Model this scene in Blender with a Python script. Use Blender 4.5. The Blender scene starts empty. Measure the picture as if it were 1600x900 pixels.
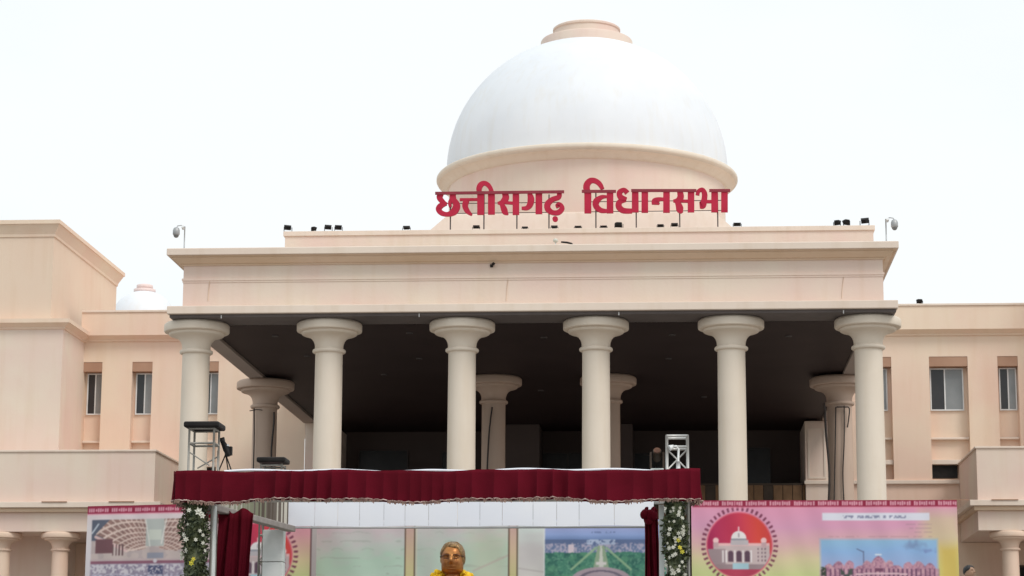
import bpy, bmesh, math, random
import numpy as np
from math import sin, cos, pi, radians, sqrt
random.seed(7)
rng = np.random.default_rng(7)
S = bpy.context.scene
COL = S.collection

# ------------------------------------------------------------------ camera
CX, CD, CZ, FPX, YAW, PIT, ROL = 4.9382, 77.148, 1.6, 3600.0, .0724, .1904, .0049
_fw = np.array([-sin(YAW), cos(YAW), 0]); _rt = np.array([cos(YAW), sin(YAW), 0]); _up = np.array([0, 0, 1.])
FV = _fw*cos(PIT) + _up*sin(PIT); UV = _up*cos(PIT) - _fw*sin(PIT)
RV = _rt*cos(ROL) + UV*sin(ROL); UV = UV*cos(ROL) - _rt*sin(ROL)
from mathutils import Matrix, Vector
cam = bpy.data.objects.new('camera', bpy.data.cameras.new('camera')); COL.objects.link(cam)
cam.matrix_world = Matrix(((RV[0], UV[0], -FV[0], CX), (RV[1], UV[1], -FV[1], -CD), (RV[2], UV[2], -FV[2], CZ), (0, 0, 0, 1)))
cam.data.sensor_width = 36; cam.data.lens = FPX/1600*36; cam.data.clip_end = 20000; cam.data.clip_start = .1
S.camera = cam
def at(px, py, Y):
    """the place where the sight line of a photo pixel meets the plane y = Y"""
    d = FV*FPX + RV*(px-800) - UV*(py-450)
    t = (Y+CD)/d[1]
    return (CX+d[0]*t, Y, CZ+d[2]*t)

# ------------------------------------------------------------------ sky and sun (bright thin overcast)
SUN_EL, SUN_AZ = radians(50), radians(138)      # azimuth measured from +Y, clockwise
w = bpy.data.worlds.new('World'); S.world = w; w.use_nodes = True
nt = w.node_tree; bg = nt.nodes['Background']
sky = nt.nodes.new('ShaderNodeTexSky'); sky.sky_type = 'NISHITA'; sky.sun_disc = False
sky.sun_elevation = SUN_EL; sky.sun_rotation = SUN_AZ; sky.dust_density = 4; sky.air_density = 1; sky.ozone_density = 1
tc = nt.nodes.new('ShaderNodeTexCoord')
cn = nt.nodes.new('ShaderNodeTexNoise'); cn.inputs['Scale'].default_value = 1.6; cn.inputs['Detail'].default_value = 5
mp = nt.nodes.new('ShaderNodeMapping'); mp.inputs['Scale'].default_value = (1, 1, 2.2)
cr = nt.nodes.new('ShaderNodeValToRGB')
cr.color_ramp.elements[0].position = .38; cr.color_ramp.elements[0].color = (6.75, 7.85, 8.15, 1)
cr.color_ramp.elements[1].position = .62; cr.color_ramp.elements[1].color = (8.15, 8.4, 8.45, 1)
mx = nt.nodes.new('ShaderNodeMix'); mx.data_type = 'RGBA'; mx.inputs[0].default_value = .93
nt.links.new(tc.outputs['Generated'], mp.inputs[0]); nt.links.new(mp.outputs[0], cn.inputs['Vector'])
nt.links.new(cn.outputs['Fac'], cr.inputs[0])
nt.links.new(sky.outputs[0], mx.inputs[6]); nt.links.new(cr.outputs[0], mx.inputs[7])
nt.links.new(mx.outputs[2], bg.inputs[0]); bg.inputs[1].default_value = .12
sl = bpy.data.lights.new('sun', 'SUN'); sl.energy = 1.5; sl.angle = radians(22); sl.color = (1, .96, .9)
sun = bpy.data.objects.new('sun', sl); COL.objects.link(sun)
sd = Vector((sin(SUN_AZ)*cos(SUN_EL), cos(SUN_AZ)*cos(SUN_EL), sin(SUN_EL)))
sun.rotation_euler = sd.to_track_quat('Z', 'Y').to_euler(); sun.location = (0, -120, 90)
vs = S.view_settings; vs.view_transform = 'Standard'; vs.look = 'None'; vs.exposure = 0.07; vs.gamma = 1; vs.use_curve_mapping = False
S.cycles.max_bounces = 8; S.cycles.diffuse_bounces = 5

# ------------------------------------------------------------------ materials
def lin(r, g, b):
    f = lambda c: (c/255/12.92) if c/255 <= .04045 else ((c/255+.055)/1.055)**2.4
    return (f(r), f(g), f(b))
def mat(name, col, rough=.6, col2=None, scale=.5, metal=0, bump=0, bscale=20, streak=0, detail=4, spec=.5, thr=(.35, .65)):
    m = bpy.data.materials.new(name); m.use_nodes = True; t = m.node_tree; p = t.nodes['Principled BSDF']
    p.inputs['Base Color'].default_value = (*col, 1); p.inputs['Roughness'].default_value = rough
    p.inputs['Metallic'].default_value = metal; p.inputs['Specular IOR Level'].default_value = spec
    g = t.nodes.new('ShaderNodeNewGeometry')
    src = None
    if col2:
        n = t.nodes.new('ShaderNodeTexNoise'); n.inputs['Scale'].default_value = scale; n.inputs['Detail'].default_value = detail
        t.links.new(g.outputs['Position'], n.inputs['Vector'])
        r = t.nodes.new('ShaderNodeValToRGB'); r.color_ramp.elements[0].position = thr[0]; r.color_ramp.elements[1].position = thr[1]
        r.color_ramp.elements[0].color = (*col, 1); r.color_ramp.elements[1].color = (*col2, 1)
        t.links.new(n.outputs['Fac'], r.inputs[0]); src = r.outputs[0]
        if streak:
            mpp = t.nodes.new('ShaderNodeMapping'); mpp.inputs['Scale'].default_value = (2.3, 2.3, .22)
            n2 = t.nodes.new('ShaderNodeTexNoise'); n2.inputs['Scale'].default_value = 1.1; n2.inputs['Detail'].default_value = 6
            t.links.new(g.outputs['Position'], mpp.inputs[0]); t.links.new(mpp.outputs[0], n2.inputs['Vector'])
            r2 = t.nodes.new('ShaderNodeValToRGB'); r2.color_ramp.elements[0].position = .28; r2.color_ramp.elements[1].position = .5
            v = 1-streak
            r2.color_ramp.elements[0].color = (v, v*.98, v*.95, 1); r2.color_ramp.elements[1].color = (1, 1, 1, 1)
            t.links.new(n2.outputs['Fac'], r2.inputs[0])
            mm = t.nodes.new('ShaderNodeMix'); mm.data_type = 'RGBA'; mm.blend_type = 'MULTIPLY'; mm.inputs[0].default_value = 1
            t.links.new(src, mm.inputs[6]); t.links.new(r2.outputs[0], mm.inputs[7]); src = mm.outputs[2]
        t.links.new(src, p.inputs['Base Color'])
    if bump:
        n3 = t.nodes.new('ShaderNodeTexNoise'); n3.inputs['Scale'].default_value = bscale; n3.inputs['Detail'].default_value = 3
        t.links.new(g.outputs['Position'], n3.inputs['Vector'])
        b = t.nodes.new('ShaderNodeBump'); b.inputs['Strength'].default_value = bump; b.inputs['Distance'].default_value = .02
        t.links.new(n3.outputs['Fac'], b.inputs['Height']); t.links.new(b.outputs[0], p.inputs['Normal'])
    return m
def attr_mat(name, rough=.5, spec=.3):
    m = bpy.data.materials.new(name); m.use_nodes = True; t = m.node_tree; p = t.nodes['Principled BSDF']
    a = t.nodes.new('ShaderNodeAttribute'); a.attribute_name = 'print'
    t.links.new(a.outputs['Color'], p.inputs['Base Color'])
    p.inputs['Roughness'].default_value = rough; p.inputs['Specular IOR Level'].default_value = spec
    return m
M = {}
M['peach'] = mat('peach_wall_paint', (.765, .545, .435), .75, (.775, .62, .485), .3, bump=.15, bscale=9, streak=.03)
M['pink'] = mat('pale_pink_wall_paint', (.735, .555, .48), .75, (.745, .625, .52), .4, bump=.15, bscale=9, streak=.035, detail=3)
M['warm'] = mat('warm_tower_paint', (.735, .545, .425), .75, (.745, .585, .46), .3, bump=.15, bscale=9, streak=.035)
M['palepink'] = mat('hazed_pink_paint', (.80, .64, .61), .75, (.82, .68, .65), .5)  # cap pink made paler, distance haze painted into it
M['cream'] = mat('cream_column_paint', (.70, .60, .50), .7, (.74, .64, .54), .5, bump=.12, bscale=9, streak=.045)
M['trim'] = mat('trim_paint', (.72, .59, .50), .7, (.76, .64, .545), .3, streak=.05)
M['bed'] = mat('ochre_cove_paint', (.66, .49, .345), .75, (.70, .53, .40), .3, streak=.04)
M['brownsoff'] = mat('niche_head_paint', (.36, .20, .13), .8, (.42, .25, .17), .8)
M['white'] = mat('white_dome_paint', (.79, .80, .835), .6, (.735, .75, .79), .33, bump=.05, bscale=4, streak=.02)
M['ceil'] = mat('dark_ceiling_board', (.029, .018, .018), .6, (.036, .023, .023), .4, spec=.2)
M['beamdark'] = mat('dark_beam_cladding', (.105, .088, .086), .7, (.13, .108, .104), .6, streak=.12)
M['beamside'] = mat('bounce_lit_beam_paint', (.34, .275, .245), .7, (.38, .31, .27), .4)  # lighter than the ceiling: bounced daylight painted into the soffit colour
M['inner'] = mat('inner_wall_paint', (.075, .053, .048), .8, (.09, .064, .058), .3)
M['backcol'] = mat('shaded_column_paint', (.50, .37, .295), .75, (.56, .42, .34), .3, streak=.06)  # column paint browned and darkened, portico shade put into the colour
M['fitting'] = mat('dim_downlight', (.07, .06, .06), .5, (.09, .08, .08), 3)
M['frame'] = mat('white_aluminium', (.74, .74, .74), .4, (.66, .66, .66), 3)
M['glassdark'] = mat('dark_window_glass', (.018, .017, .02), .25, (.03, .028, .03), .8)
M['glassgrey'] = mat('grey_window_glass', (.20, .21, .215), .2, (.27, .28, .285), .7)
M['steeldark'] = mat('dark_painted_steel', (.05, .035, .035), .55, (.075, .05, .045), 6)
M['red'] = mat('crimson_letter_face', (.40, .015, .045), .6, (.46, .022, .058), 1.5, spec=.2)
M['maroonbar'] = mat('maroon_bar', (.20, .013, .028), .6, (.25, .018, .036), 2)
M['black'] = mat('black_housing', (.012, .010, .010), .6, (.02, .017, .016), 5, spec=.2)
M['lens'] = mat('floodlight_lens', (.12, .12, .125), .15, (.2, .2, .2), 5)
M['grey'] = mat('grey_metal', (.36, .36, .37), .45, (.43, .43, .43), 5, metal=.3)
M['alu'] = mat('truss_aluminium', (.50, .48, .46), .45, (.57, .55, .53), 4, metal=.35)
M['alu2'] = mat('weathered_truss', (.26, .24, .215), .55, (.36, .34, .31), 6, metal=.2)
M['maroon'] = mat('maroon_velvet', (.085, .0028, .009), .9, (.115, .004, .013), 2.2, spec=.1, bump=.15, bscale=60)
M['gold'] = mat('tassel_fringe', (.20, .10, .085), .8, (.36, .24, .19), 25)
M['cord'] = mat('pale_trim_cord', (.62, .46, .42), .8, (.40, .24, .22), 12)
M['whitecloth'] = mat('white_cloth', (.79, .805, .88), .9, (.84, .845, .90), 1.2, spec=.1)
M['leaf'] = mat('garland_leaf', (.022, .034, .014), .65, (.075, .085, .03), 14)
M['flowerw'] = mat('white_petals', (.66, .65, .58), .8, (.52, .50, .42), 30)
M['flowery'] = mat('yellow_green_petals', (.55, .56, .06), .7, (.62, .48, .05), 30)
M['bronze'] = mat('golden_bronze', (.47, .20, .058), .36, (.33, .12, .035), 7, metal=.6, thr=(.4, .6))
M['bronzehair'] = mat('bronze_hair', (.40, .24, .10), .4, (.16, .09, .04), 34, metal=.55)
M['bronzedark'] = mat('bronze_rims', (.09, .035, .02), .5, (.12, .05, .025), 22, metal=.4)
M['marigold'] = mat('marigold_petals', (.80, .56, .015), .8, (.76, .43, .01), 30)
M['plinth'] = mat('pedestal_granite', (.30, .27, .25), .4, (.38, .34, .31), 9)
M['ground'] = mat('plaza_paving', (.22, .20, .18), .85, (.26, .245, .22), .3, bump=.3)
M['terrace'] = mat('terrace_stone', (.29, .26, .23), .8, (.33, .30, .27), .4, bump=.2)
M['wood'] = mat('brown_timber', (.17, .085, .035), .6, (.23, .12, .055), 2.5)
M['wooddark'] = mat('dark_timber', (.045, .025, .014), .6, (.06, .035, .02), 2.5)
M['skin'] = mat('skin', (.30, .17, .11), .55, (.33, .19, .12), 20)
M['hair'] = mat('black_hair', (.008, .007, .007), .45, (.014, .012, .012), 60)
M['shirt'] = mat('white_shirt', (.76, .77, .79), .85, (.70, .71, .74), 9)
M['trousers'] = mat('dark_trousers', (.03, .03, .04), .85, (.04, .04, .05), 9)
M['wire'] = mat('black_cable', (.03, .022, .02), .6, (.045, .03, .025), 9)
M['post'] = mat('white_post_wrap', (.70, .71, .70), .8, (.62, .64, .62), 4)
M['dulltruss'] = mat('dull_grey_truss', (.24, .205, .19), .7, (.31, .27, .25), 9)
M['print'] = attr_mat('printed_vinyl')
M['lining'] = attr_mat('striped_lining_cloth', .85)

# ------------------------------------------------------------------ mesh helpers
class MB:
    def __init__(s): s.v = []; s.f = []; s.sm = []
    def add(s, vs, fs, smooth=False):
        o = len(s.v); s.v += [tuple(map(float, q)) for q in vs]
        s.f += [tuple(i+o for i in q) for q in fs]; s.sm += [smooth]*len(fs); return s
    def box(s, x0, x1, y0, y1, z0, z1):
        return s.add([(x0, y0, z0), (x1, y0, z0), (x1, y1, z0), (x0, y1, z0), (x0, y0, z1), (x1, y0, z1), (x1, y1, z1), (x0, y1, z1)],
                     [(0, 3, 2, 1), (4, 5, 6, 7), (0, 1, 5, 4), (1, 2, 6, 5), (2, 3, 7, 6), (3, 0, 4, 7)])
    def lathe(s, prof, c=(0, 0), n=48, cap0=True, cap1=True, smooth=True):
        vs, fs = [], []
        for r, z in prof:
            for k in range(n):
                a = 2*pi*k/n; vs.append((c[0]+r*cos(a), c[1]+r*sin(a), z))
        for i in range(len(prof)-1):
            for k in range(n):
                k2 = (k+1) % n; fs.append((i*n+k, i*n+k2, (i+1)*n+k2, (i+1)*n+k))
        s.add(vs, fs, smooth)
        o = len(s.v)-len(vs)
        if cap0: s.f.append(tuple(o+k for k in range(n))[::-1]); s.sm.append(False)
        if cap1: s.f.append(tuple(o+(len(prof)-1)*n+k for k in range(n))); s.sm.append(False)
        return s
    def tube(s, pts, r, n=8, closed=False, smooth=True):
        pts = [Vector(p) for p in pts]; rr = r if hasattr(r, '__len__') else [r]*len(pts)
        vs, fs = [], []; L = len(pts); prev = None
        for i, p in enumerate(pts):
            a = pts[(i-1) % L] if (closed or i > 0) else p; b = pts[(i+1) % L] if (closed or i < L-1) else p
            t = (b-a).normalized()
            if prev is None:
                u = t.cross(Vector((0, 0, 1)));  u = u if u.length > 1e-3 else t.cross(Vector((0, 1, 0)))
            else: u = prev - t*prev.dot(t)
            u.normalize(); prev = u; q = t.cross(u)
            for k in range(n):
                an = 2*pi*k/n; vs.append(p+(u*cos(an)+q*sin(an))*rr[i])
        for i in range(L if closed else L-1):
            j = (i+1) % L
            for k in range(n):
                k2 = (k+1) % n; fs.append((i*n+k, j*n+k, j*n+k2, i*n+k2)[::-1])
        s.add(vs, fs, smooth)
        if not closed:
            o = len(s.v)-len(vs); s.f.append(tuple(o+k for k in range(n))); s.f.append(tuple(o+(L-1)*n+k for k in range(n))[::-1]); s.sm += [False, False]
        return s
    def ball(s, c, r, n=10, m=7, sq=(1, 1, 1)):
        vs, fs = [], []
        for i in range(m+1):
            th = pi*i/m
            for k in range(n):
                a = 2*pi*k/n; vs.append((c[0]+r*sq[0]*sin(th)*cos(a), c[1]+r*sq[1]*sin(th)*sin(a), c[2]+r*sq[2]*cos(th)))
        for i in range(m):
            for k in range(n):
                k2 = (k+1) % n; fs.append((i*n+k, (i+1)*n+k, (i+1)*n+k2, i*n+k2))
        return s.add(vs, fs, True)
    def build(s, name, m, parent=None, bevel=0, matrix=None):
        me = bpy.data.meshes.new(name); me.from_pydata(s.v, [], s.f)
        me.polygons.foreach_set('use_smooth', s.sm); me.update()
        if m is not None: me.materials.append(M[m] if isinstance(m, str) else m)
        o = bpy.data.objects.new(name, me); COL.objects.link(o)
        if parent is not None: o.parent = parent
        if bevel:
            b = o.modifiers.new('bevel', 'BEVEL'); b.width = bevel; b.segments = 2; b.limit_method = 'ANGLE'; b.angle_limit = radians(40)
            b.harden_normals = False
        return o
def tag(o, label=None, cat=None, group=None, kind=None):
    if label: o['label'] = label
    if cat: o['category'] = cat
    if group: o['group'] = group
    if kind: o['kind'] = kind
    return o
def empty(name, loc=(0, 0, 0)):
    o = bpy.data.objects.new(name, None); COL.objects.link(o); o.location = loc; o.empty_display_size = .3; return o
def shift(o, loc):
    """keep the mesh where it is, with the origin at loc"""
    o.data.transform(Matrix.Translation(-Vector(loc))); o.location = loc; return o

# ------------------------------------------------------------------ ground and terrace
GZ = 3.2
m = MB(); n = 24; Rg = 6000
m.add([(Rg*cos(2*pi*k/n), Rg*sin(2*pi*k/n), 0) for k in range(n)], [tuple(range(n))])
tag(m.build('ground', 'ground'), kind='structure')
m = MB(); m.box(-70, 70, -36, 140, -.2, GZ); tag(m.build('terrace', 'terrace', bevel=.04), kind='structure')
st = empty('stairs', (0, -36, 0)); tag(st, kind='structure')
for i in range(19):
    m = MB(); m.box(-20, 20, -.32*(19-i), -.32*(18-i)-.003, 0, (i+1)*GZ/20); m.build('step', 'terrace', st, bevel=.015)

# ------------------------------------------------------------------ the building
B = empty('assembly_building', (0, 0, 0))
tag(B, 'peach government building with six-column portico, dark soffit and big white dome', 'building')

def extrude_profile(m, prof, x0, x1, ret_depth):
    """moulding: profile of (out, z) swept along a front between x0..x1 at y = -out, mitred and returned along both sides"""
    n = len(prof); vs = []
    for (xs, side) in ((x0, -1), (x1, 1)):
        for o, z in prof: vs.append((xs+side*o, -o, z))
    for (xs, side) in ((x0, -1), (x1, 1)):
        for o, z in prof: vs.append((xs+side*o, ret_depth, z))
    fs = []
    for i in range(n-1):
        fs.append((i, n+i, n+i+1, i+1)); fs.append((2*n+i, i, i+1, 2*n+i+1)); fs.append((n+i, 3*n+i, 3*n+i+1, n+i+1))
    fs.append((n-1, 2*n-1, 4*n-1, 3*n-1))                    # top
    fs.append((0, 2*n, 3*n, n))                              # bottom
    m.add(vs, fs)
    return m
def moved(m, y):
    m.v = [(a, b+y, c) for a, b, c in m.v]; return m

# --- portico entablature (front face at y=-.95)
YF = -.95; HX = 11.84
m = MB(); extrude_profile(m, [(0, 15.72), (0, 16.60), (.022, 16.605), (.022, 16.66), (.045, 16.67), (.045, 16.745), (0, 16.75), (0, 17.19)], -HX, HX, 26.5)
moved(m, YF); m.build('entablature', 'pink', B)
m = MB(); extrude_profile(m, [(.01, 17.19), (.06, 17.19), (.06, 17.25), (.12, 17.25), (.34, 17.40), (.34, 17.44), (.42, 17.44), (.42, 17.475)], -HX, HX, 26.5)
moved(m, YF); m.build('cornice_cove', 'bed', B)
m = MB(); extrude_profile(m, [(.44, 17.475), (.50, 17.475), (.50, 17.70), (.44, 17.72)], -HX, HX, 26.5)
moved(m, YF); m.build('cornice', 'trim', B, bevel=.015)
m = MB(); m.box(-12.27, 12.27, -1.42, 1.0, 15.45, 15.718); m.build('ledge', 'trim', B, bevel=.02)
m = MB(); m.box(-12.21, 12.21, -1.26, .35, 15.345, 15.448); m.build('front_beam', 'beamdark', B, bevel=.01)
for s in (-1, 1):
    m = MB(); a, b = sorted((s*12.0, s*11.40)); m.box(a, b, .36, 25.9, 15.345, 15.70); m.build('side_beam', 'beamside', B, bevel=.01)
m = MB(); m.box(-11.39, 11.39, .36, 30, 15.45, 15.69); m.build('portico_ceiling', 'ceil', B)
# hairline drip stains on the frieze, modelled as thin tubes
for px, y0, y1, r in ((328, 437, 470, .012), (794, 432, 470, .010), (1318, 432, 466, .008)):
    p0, p1 = at(px, y0, -.965), at(px-3, y1, -.965)
    MB().tube([p0, ((p0[0]+p1[0])/2-.01, -.968, (p0[2]+p1[2])/2), p1], r, 6).build('frieze_drip', 'bed', B)
# recessed downlights in the ceiling
for px, py in ((430, 525), (655, 560), (480, 556), (850, 527), (1045, 560), (1232, 525), (600, 585), (1100, 620), (845, 610), (640, 520), (1050, 523)):
    d = FV*FPX + RV*(px-800) - UV*(py-450); t = (15.445-CZ)/d[2]; x, y = CX+d[0]*t, -CD+d[1]*t
    if .6 < y < 29:
        m = MB(); m.lathe([(.09, 15.42), (.12, 15.42), (.12, 15.449)], (x, y), 20, cap0=False, cap1=False)
        m.lathe([(.089, 15.43), (.089, 15.44)], (x, y), 20); m.build('downlight', 'fitting', B)

# --- columns
def column_profiles(sc, z0, z1):
    """shaft and capital profiles, sc = 1 for the big order"""
    T = z1
    shaft = [(.62*sc, z0), (.62*sc, z0+.25*sc), (.54*sc, z0+.33*sc), (.50*sc, z0+.45*sc), (.49*sc, z0+3*sc), (.468*sc, T-1.06*sc)]
    cap = [(.468, -1.06), (.53, -1.06), (.562, -1.035), (.572, -.995), (.562, -.955), (.53, -.93), (.485, -.93), (.487, -.82), (.50, -.74), (.535, -.65),
           (.60, -.565), (.70, -.50), (.82, -.455), (.89, -.445), (.93, -.425), (.955, -.39), (.96, -.35), (.95, -.335), (1.06, -.335), (1.105, -.315), (1.12, -.28), (1.12, -.085), (1.10, -.05), (1.04, -.002)]
    return shaft, [(r*sc, T+z*sc) for r, z in cap]
def column(x, y, z0, z1, sc, mname='cream', n=56):
    sh, cp = column_profiles(sc, z0, z1)
    c = MB().lathe(sh, (x, y), n).build('column', mname, B); shift(c, (x, y, z0))
    k = MB().lathe(cp, (x, y), n).build('capital', mname, c); k.data.transform(Matrix.Translation((-x, -y, -z0)))
    # hard edges of the mouldings
    for o in (c, k):
        md = o.modifiers.new('split', 'EDGE_SPLIT'); md.split_angle = radians(38)
    return c
FRONTX = [-11.52, -6.92, -2.35, 2.21, 6.78, 11.37]
for x in FRONTX: column(x, 0, GZ, 15.343, 1)
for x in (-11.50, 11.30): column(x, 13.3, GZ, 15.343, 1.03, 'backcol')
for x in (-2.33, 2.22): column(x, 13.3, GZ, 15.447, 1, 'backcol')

# --- walls with openings in a plane y=const
def wall(m, x0, x1, z0, z1, Y, holes, depth, backs=True):
    xs = sorted({x0, x1, *[h[0] for h in holes], *[h[1] for h in holes]}); zs = sorted({z0, z1, *[h[2] for h in holes], *[h[3] for h in holes]})
    for i in range(len(xs)-1):
        for j in range(len(zs)-1):
            cx, cz = (xs[i]+xs[i+1])/2, (zs[j]+zs[j+1])/2
            if any(h[0] < cx < h[1] and h[2] < cz < h[3] for h in holes): continue
            m.add([(xs[i], Y, zs[j]), (xs[i+1], Y, zs[j]), (xs[i+1], Y, zs[j+1]), (xs[i], Y, zs[j+1])], [(0, 1, 2, 3)])
    for a, b, c, d in holes:
        q = [(a, c), (b, c), (b, d), (a, d)]
        for k in range(4):
            (xa, za), (xb, zb) = q[k], q[(k+1) % 4]
            m.add([(xa, Y, za), (xb, Y, zb), (xb, Y+depth, zb), (xa, Y+depth, za)], [(3, 2, 1, 0)])
        if backs: m.add([(a, Y+depth, c), (b, Y+depth, c), (b, Y+depth, d), (a, Y+depth, d)], [(0, 1, 2, 3)])
    return m
def window(x0, x1, z0, z1, Y, panes=('glassdark', 'glassgrey'), fr='frame', t=.055, split=.5, parent=None):
    m = MB(); y0, y1 = Y-.09, Y-.004
    m.box(x0, x1, y0, y1, z0, z0+t); m.box(x0, x1, y0, y1, z1-t, z1)
    m.box(x0, x0+t, y0, y1, z0+t, z1-t); m.box(x1-t, x1, y0, y1, z0+t, z1-t)
    k = len(panes); cuts = [x0+t, x1-t] if k == 1 else [x0+t, x0+(x1-x0)*split, x1-t]
    if k == 2: m.box(cuts[1]-t/2, cuts[1]+t/2, y0+.01, y1, z0+t, z1-t)
    o = m.build('window', fr, parent or B)
    for i, p in enumerate(panes):
        a = cuts[i]+(t/2 if i > 0 else 0); b = cuts[i+1]-(t/2 if i < k-1 else 0)
        m = MB(); m.box(a+.002, b-.002, Y-.05-.018*i, Y-.035-.018*i, z0+t+.002, z1-t-.002); m.build('pane', p, o)
    return o
YW = 26.0; WZ0, WZ1 = GZ, 19.42; NB, NT = 12.72, 18.23; ND = .5
LN = [(-22.298, -21.42), (-20.02, -19.08), (-16.95, -16.0)]
RN = [(13.3, 14.54), (16.22, 17.93), (19.25, 20.15)]
m = MB(); wall(m, -22.3, -11.95, WZ0, WZ1, YW, [(a, b, NB, NT) for a, b in LN], ND); m.build('wing_wall', 'peach', B)
m = MB(); wall(m, 11.95, 22.3, WZ0, WZ1, YW, [(a, b, NB, NT) for a, b in RN], ND); m.build('wing_wall', 'peach', B)
for a, b in LN+RN:
    MB().box(a+.004, b-.004, YW+.02, YW+ND-.004, 17.79, NT-.004).build('niche_head', 'brownsoff', B)
    wide = b-a > 1.1
    wa, wb = (a+.06, b-.16) if wide else (a+.10, b-.03)
    window(wa, wb, 15.84, 17.76, YW+ND, ('glassdark', 'glassgrey'), split=.44 if wide else .52)
    m = MB(); m.box(a+.003, b-.003, YW+.26, YW+ND-.003, 14.52, 14.62); m.build('niche_ledge', 'trim', B, bevel=.02)
    m = MB(); m.box(a+.003, b-.003, YW+.12, YW+ND-.003, 13.39, 13.60); m.build('niche_ledge', 'trim', B, bevel=.02)
    m = MB(); m.box(a+.02, b-.02 if not wide else b-.55, YW+ND-.16, YW+ND-.10, 12.80, 13.36); m.build('vent_opening', 'black', B)
for s in (-1, 1):
    a, b = sorted((s*11.96, s*17.9)); MB().box(a, b, YW-.14, YW-.004, 12.50, 12.66).build('sill_band', 'trim', B, bevel=.015)
# parapet and wing cornice
def wing_top(x0, x1):
    m = MB()
    m.add([(x, y, z) for x in (x0, x1) for y, z in ((YW, 19.16), (YW-.10, 19.18), (YW-.12, 19.24), (YW-.42, 19.40), (YW-.46, 19.40), (YW-.46, 20.46), (YW+.2, 20.46))],
          [(i, i+7, i+8, i+1) for i in range(6)])
    m.build('wing_parapet', 'peach', B)
    MB().box(x0, x1, YW-.52, YW+.2, 20.462, 20.56).build('wing_coping', 'trim', B, bevel=.015)
wing_top(-22.35, -11.86); wing_top(11.86, 40)
MB().box(-22.3, -11.9, YW+.21, 60, 20.2, 20.3).build('wing_roof', 'trim', B)
MB().box(11.9, 40, YW+.21, 60, 20.2, 20.3).build('wing_roof', 'trim', B)
m = MB(); wall(m, 22.3, 40, WZ0, WZ1, YW, [], ND); m.build('wing_wall', 'peach', B)
# portico back: end pilasters, back wall with dark windows, gallery with timber railing
for s in (-1, 1):
    a, b = sorted((s*10.62, s*11.93)); m = MB(); m.box(a, b, YW-.05, 30, GZ, 15.343); m.build('pilaster', 'pink', B, bevel=.02)
    a2, b2 = (a+.12, b-.4) if s > 0 else (a+.4, b-.12)
    m = MB(); y0, y1 = YW-.085, YW-.052
    m.box(a2, b2, y0, y1, 12.75, 12.83); m.box(a2, b2, y0, y1, 14.93, 15.01); m.box(a2, a2+.08, y0, y1, 12.832, 14.928); m.box(b2-.08, b2, y0, y1, 12.832, 14.928)
    m.build('pilaster_panel', 'trim', B)
    MB().box(a-.06, b+.04, YW-.16, YW-.052, 12.50, 12.66).build('pilaster_sill', 'trim', B, bevel=.015)
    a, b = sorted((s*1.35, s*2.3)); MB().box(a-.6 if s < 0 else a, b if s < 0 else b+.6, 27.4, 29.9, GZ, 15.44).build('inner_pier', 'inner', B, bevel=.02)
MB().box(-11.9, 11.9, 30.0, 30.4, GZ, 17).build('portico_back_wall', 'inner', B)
for x0, y0, x1, y1, k in ((560, 703, 637, 800, 1), (845, 707, 930, 800, 2), (990, 707, 1060, 800, 2), (1165, 699, 1206, 762, 1), (690, 705, 730, 800, 1)):
    p, q = at(x0, y0, 30), at(x1, y1, 30); window(p[0], q[0], max(q[2], 11.2), p[2], 30, ('glassdark',)*k, 'steeldark')
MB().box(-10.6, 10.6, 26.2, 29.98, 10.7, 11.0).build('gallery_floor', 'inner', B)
rail = MB().box(-10.6, 10.6, 26.2, 26.3, 12.50, 12.58).build('gallery_railing', 'wooddark', B)
k = 0; x = -10.58
while x < 10.5:
    MB().box(x, x+.40, 26.22+.012*(k % 2), 26.26+.012*(k % 2), 11.02, 12.495).build('plank', 'wood' if k % 2 == 0 or random.random() < .35 else 'wooddark', rail); x += .43; k += 1

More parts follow.
